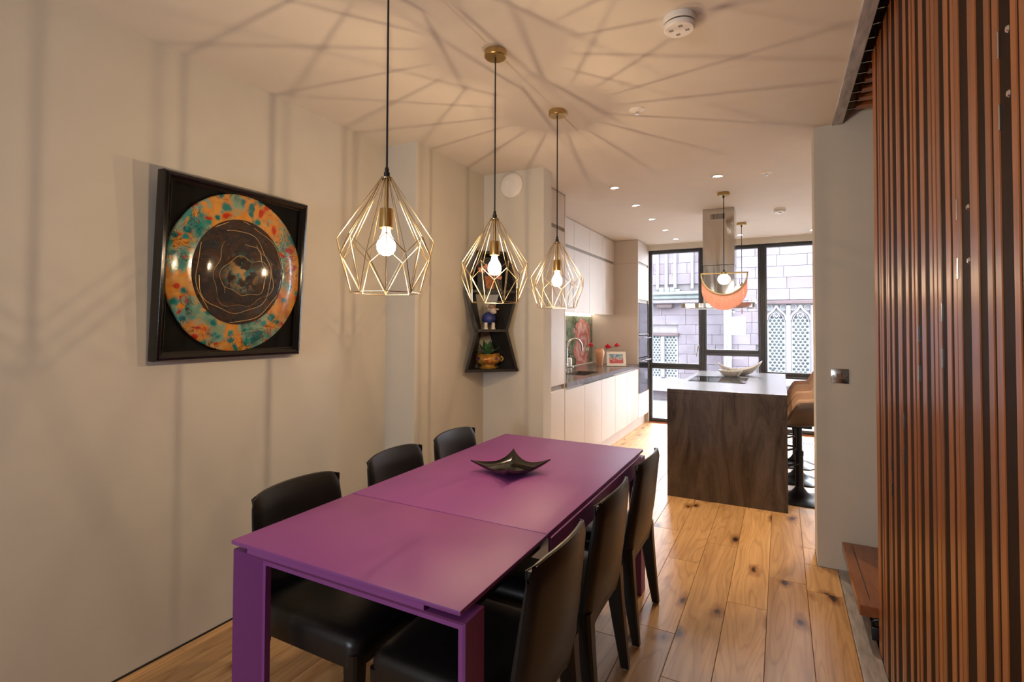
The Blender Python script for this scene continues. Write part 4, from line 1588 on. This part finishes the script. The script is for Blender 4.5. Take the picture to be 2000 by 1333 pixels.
def bowl_mat(name):
    k = NT(name)
    v = k.co((1, 1, 1))
    s = k.noise(v, 16, 4, 0.6, 1.0)
    k.col(k.ramp(s, [(0.0, (0.86, 0.84, 0.82)), (0.60, (0.86, 0.84, 0.82)), (0.635, (0.4, 0.5, 0.3)), (0.67, (0.86, 0.82, 0.8)), (0.72, (0.75, 0.16, 0.09))]))
    k.set(0.2)
    return k.m


def bowl(fr, base, off):
    def f(u, v):
        a = 2 * PI * u
        x, y, z = fr(a)
        q = v ** 0.75
        return Vector((x * (base + (1 - base) * q), y * (base + (1 - base) * q), z * v ** 1.6 + off))
    return f


bmb = bowl_mat('painted_white_porcelain')
ft = lambda a: (0.118 * math.cos(a), 0.105 * math.sin(a), 0.060 + 0.006 * math.cos(2 * a))
o = obj('round_bowl', slab(NB(), bowl(ft, 0.42, 0.0), bowl(ft, 0.42, 0.006), 36, 8), bmb, None, 70)
bm_ = bmesh.new(); bm_.from_mesh(o.data)
lathe(bm_, [(0.0495, 0.0), (0.0495, 0.006)], n=24)
bm_.to_mesh(o.data); bm_.free()
o.location = (-0.475, 5.86, 0.8975)
tag(o, 'small round painted porcelain bowl at the front of the island', 'bowl')
fb = lambda a: (0.225 * math.cos(a) + 0.02, 0.10 * math.sin(a), 0.055 + 0.085 * abs(math.cos(a)) ** 2.2 + 0.012 * math.cos(a))
o = obj('leaf_dish', slab(NB(), bowl(fb, 0.30, 0.0), bowl(fb, 0.30, 0.007), 44, 8), bmb, None, 70)
bm_ = bmesh.new(); bm_.from_mesh(o.data)
lathe(bm_, [(0.03, 0.0), (0.03, 0.007)], n=24)
bmesh.ops.translate(bm_, verts=bm_.verts[-48:], vec=(0.006, 0, 0))
bm_.to_mesh(o.data); bm_.free()
o.location = (-0.425, 6.11, 0.8975)
o.rotation_euler.z = 0.12
tag(o, 'long boat shaped white porcelain dish with raised ends on the island', 'dish')

# ------------------------------------------------------------------ extractor hood
hd_ = thing('extractor_hood', 'brushed steel island extractor hood with tall chimney', 'extractor hood', (-0.56, 5.7, 1.6))
HX0, HX1, HY0, HY1 = -0.712, -0.41, 5.59, 5.87
up_ = obj('chimney', BX(HX0, HX1, HY0, HY1, 2.05, HC - 0.001, 0.003, 1), M['hood'], hd_, 0)
obj('chimney_sleeve', BX(HX0 + 0.004, HX1 - 0.004, HY0 + 0.004, HY1 - 0.004, 1.66, 2.05, 0.003, 1), M['hood'], hd_, 0)
bm = NB()
for i in range(11):
    box(bm, -0.632 + i * 0.0125, -0.6255 + i * 0.0125, HY0 - 0.001, HY0 + 0.002, 2.52, 2.575)
obj('vent_slots', bm, M['slot'], up_, 0)
cn = obj('canopy', BX(-0.905, -0.225, 5.47, 5.98, 1.61, 1.66, 0.003, 1), M['hood'], hd_, 0)
obj('filter', BX(-0.80, -0.33, 5.55, 5.90, 1.606, 1.6105), M['alu'], cn, 0)
for x in (-0.85, -0.28):
    bm = NB()
    lathe(bm, [(0.028, 1.6098), (0.028, 1.607), (0.0005, 1.607)], (x, 5.72, 0), 20)
    obj('hood_lamp', bm, M['glide'], cn)

# ------------------------------------------------------------------ fringed moon pendants
def moon():
    t = thing('fringed_pendant', 'x', 'lamp')
    bm = NB()
    lathe(bm, [(0.05, HC), (0.052, HC - 0.003), (0.052, HC - 0.026), (0.049, HC - 0.029), (0.0005, HC - 0.029)], n=28)
    obj('ceiling_rose', bm, M['brass'], t)
    bm = NB()
    lathe(bm, [(0.009, HC - 0.028), (0.009, HC - 0.045), (0.004, HC - 0.05)], n=12)
    tube(bm, [(0, 0, HC - 0.045), (0, 0, 1.925)], 0.0035, 8)
    lathe(bm, [(0.004, 1.935), (0.008, 1.93), (0.008, 1.912)], n=12)
    obj('cord', bm, M['cable'], t)
    R = 0.193
    bm = NB()
    box(bm, -R - 0.006, R + 0.006, -0.009, 0.009, 1.897, 1.909, 0.001, 1)
    A = []
    for q in range(33):
        a = PI + PI * q / 32
        c, s = math.cos(a), math.sin(a)
        A.append([((R - 0.006) * c, -0.009, 1.905 + (R - 0.006) * s), ((R + 0.006) * c, -0.009, 1.905 + (R + 0.006) * s),
                  ((R + 0.006) * c, 0.009, 1.905 + (R + 0.006) * s), ((R - 0.006) * c, 0.009, 1.905 + (R - 0.006) * s)])
    loft(bm, A)
    obj('hoop', bm, M['brass'], t, 40)
    bm = NB()
    lathe(bm, [(0.026, 1.914), (0.026, 1.892), (0.022, 1.89)], n=20)
    obj('lamp_holder', bm, M['brass'], t)
    obj('globe_bulb', ell(NB(), (0, 0, 1.848), (0.054, 0.054, 0.048), 24, 14), M['globe'], t, 80)
    bm = NB()
    random.seed(8)
    n = 112
    for q in range(n):
        x = -R * 0.985 + 2 * R * 0.985 * (q + 0.5) / n
        zt = 1.905 - math.sqrt(max(0, R * R - x * x)) - 0.003
        L = 0.125 + 0.012 * math.cos(x / R * 1.2) + random.uniform(-.004, .004)
        for yo in (-0.003, 0.003):
            dx = random.uniform(-.0015, .0015)
            tube(bm, [(x, yo, zt), (x + dx, yo + random.uniform(-.001, .001), zt - L)], 0.0018, 4)
    obj('fringe', bm, M['fringe'], t, 0, kind='stuff')
    l = bpy.data.lights.new('globe_light', 'POINT')
    l.energy = 5.0
    l.color = PEND_C
    l.shadow_soft_size = 0.05
    lo = bpy.data.objects.new('globe_light', l)
    COL.objects.link(lo)
    lo.location = (0, 0, 1.79)
    lo.parent = t
    return t


mo = moon()
for i, (x, y, lb) in enumerate(((-0.452, 4.96, 'half moon brass pendant with pink fringe in front of the extractor hood'), (-0.40, 6.5, 'half moon brass pendant with pink fringe behind the extractor hood'))):
    o = mo if i == 0 else copy_tree(mo)
    o.location = (x, y, 0)
    o.rotation_euler.z = 0.06 if i == 0 else math.radians(93.5)
    tag(o, lb, 'lamp', 'fringed pendants over the island')

# ------------------------------------------------------------------ bar stools
def stool():
    t = thing('bar_stool', 'x', 'stool')
    # base plate: hexagonal with conical rise
    def hexr(r, z):
        return [(r * math.cos(PI / 3 * k) * 1.05, r * math.sin(PI / 3 * k), z) for k in range(6)]
    bm = NB()
    N = 24
    def hx(r, z, rnd):
        out = []
        for k in range(N):
            a = 2 * PI * k / N
            h = math.cos(PI / 6) / math.cos((a % (PI / 3)) - PI / 6)
            rr_ = r * (h * (1 - rnd) + rnd)
            out.append((rr_ * math.cos(a), rr_ * math.sin(a), z))
        return out
    loft(bm, [hx(0.225, 0.0, 0), hx(0.225, 0.008, 0), hx(0.215, 0.013, 0), hx(0.12, 0.030, 0.4), hx(0.06, 0.065, 0.9), hx(0.034, 0.10, 1), hx(0.032, 0.11, 1)])
    obj('base', bm, M['blackmetal'], t, 40)
    bm = NB()
    lathe(bm, [(0.030, 0.10), (0.030, 0.36), (0.033, 0.362), (0.033, 0.40), (0.022, 0.402), (0.022, 0.60)], n=20)
    obj('column', bm, M['blackmetal'], t, 40)
    bm = NB()
    tube(bm, [(0.0, -0.03, 0.30), (0.10, -0.12, 0.29), (0.20, -0.13, 0.285), (0.215, -0.10, 0.285), (0.215, 0.10, 0.285), (0.20, 0.13, 0.285), (0.10, 0.12, 0.29), (0.0, 0.03, 0.30)], 0.010, 8)
    obj('foot_rest', bm, M['blackmetal'], t, 60)
    obj('seat_plate', BX(-0.09, 0.09, -0.09, 0.09, 0.598, 0.622, 0.004, 1), M['blackmetal'], t)

    # bucket: v runs from seat front over the seat up the back
    def path(v):
        if v < 0.45:
            q = v / 0.45
            return Vector((0.22 - 0.36 * q, 0, 0.655 - 0.018 * math.sin(PI * q)))
        if v < 0.6:
            q = (v - 0.45) / 0.15
            a = q * math.radians(75)
            return Vector((-0.14 - 0.075 * math.sin(a), 0, 0.655 + 0.075 * (1 - math.cos(a))))
        q = (v - 0.6) / 0.4
        return Vector((-0.2125 - 0.065 * q, 0, 0.711 + 0.29 * q))

    def nrm(v):
        d = path(min(1, v + 0.01)) - path(max(0, v - 0.01))
        return Vector((d.z, 0, -d.x)).normalized()

    def surf(off, ribs=0.0):
        def f(u, v):
            c = 2 * u - 1
            p = path(v)
            n_ = nrm(v)
            wing = 0.0
            if v > 0.11:
                q = min(1, (v - 0.11) / 0.17)
                wing = 0.185 * q * q * (3 - 2 * q) * (1 - 0.75 * max(0, (v - 0.45) / 0.55))
            k = max(0, abs(c) - 0.55) / 0.45
            hw = 0.225 - 0.02 * max(0, v - 0.6)
            y = hw * (c if abs(c) < 0.55 else math.copysign(0.55 + 0.45 * (k - 0.35 * k * k) / 0.65 * 0.92, c))
            rise = wing * k ** 1.6
            up = n_ * 0.6 + Vector((0.25, 0, 0.5)) if v > 0.45 else Vector((0, 0, 1))
            o_ = off + ribs * abs(math.sin(v * PI * 11)) ** 0.6 * (1 - abs(c) ** 6)
            return p + Vector((0, y, 0)) + up.normalized() * rise + n_ * (-o_ if False else o_) - Vector((0, math.copysign(1, c) * off * k * 0.8, 0))
        return f
    obj('shell', slab(NB(), surf(-0.022), surf(0.0), 24, 40), M['brownleather'], t, 60)
    obj('cushion', slab(NB(), surf(0.001), surf(0.022, 0.016), 24, 66), M['tan'], t, 60)
    return t


so = stool()
for i, lb in enumerate(('first', 'second', 'third')):
    o = so if i == 0 else copy_tree(so)
    o.location = (0.125, 4.87 + 0.6 * i, 0)
    o.rotation_euler.z = PI
    tag(o, 'brown leather bar stool with ribbed tan seat at the island, %s from the dining area' % lb, 'stool', 'bar stools along the island')
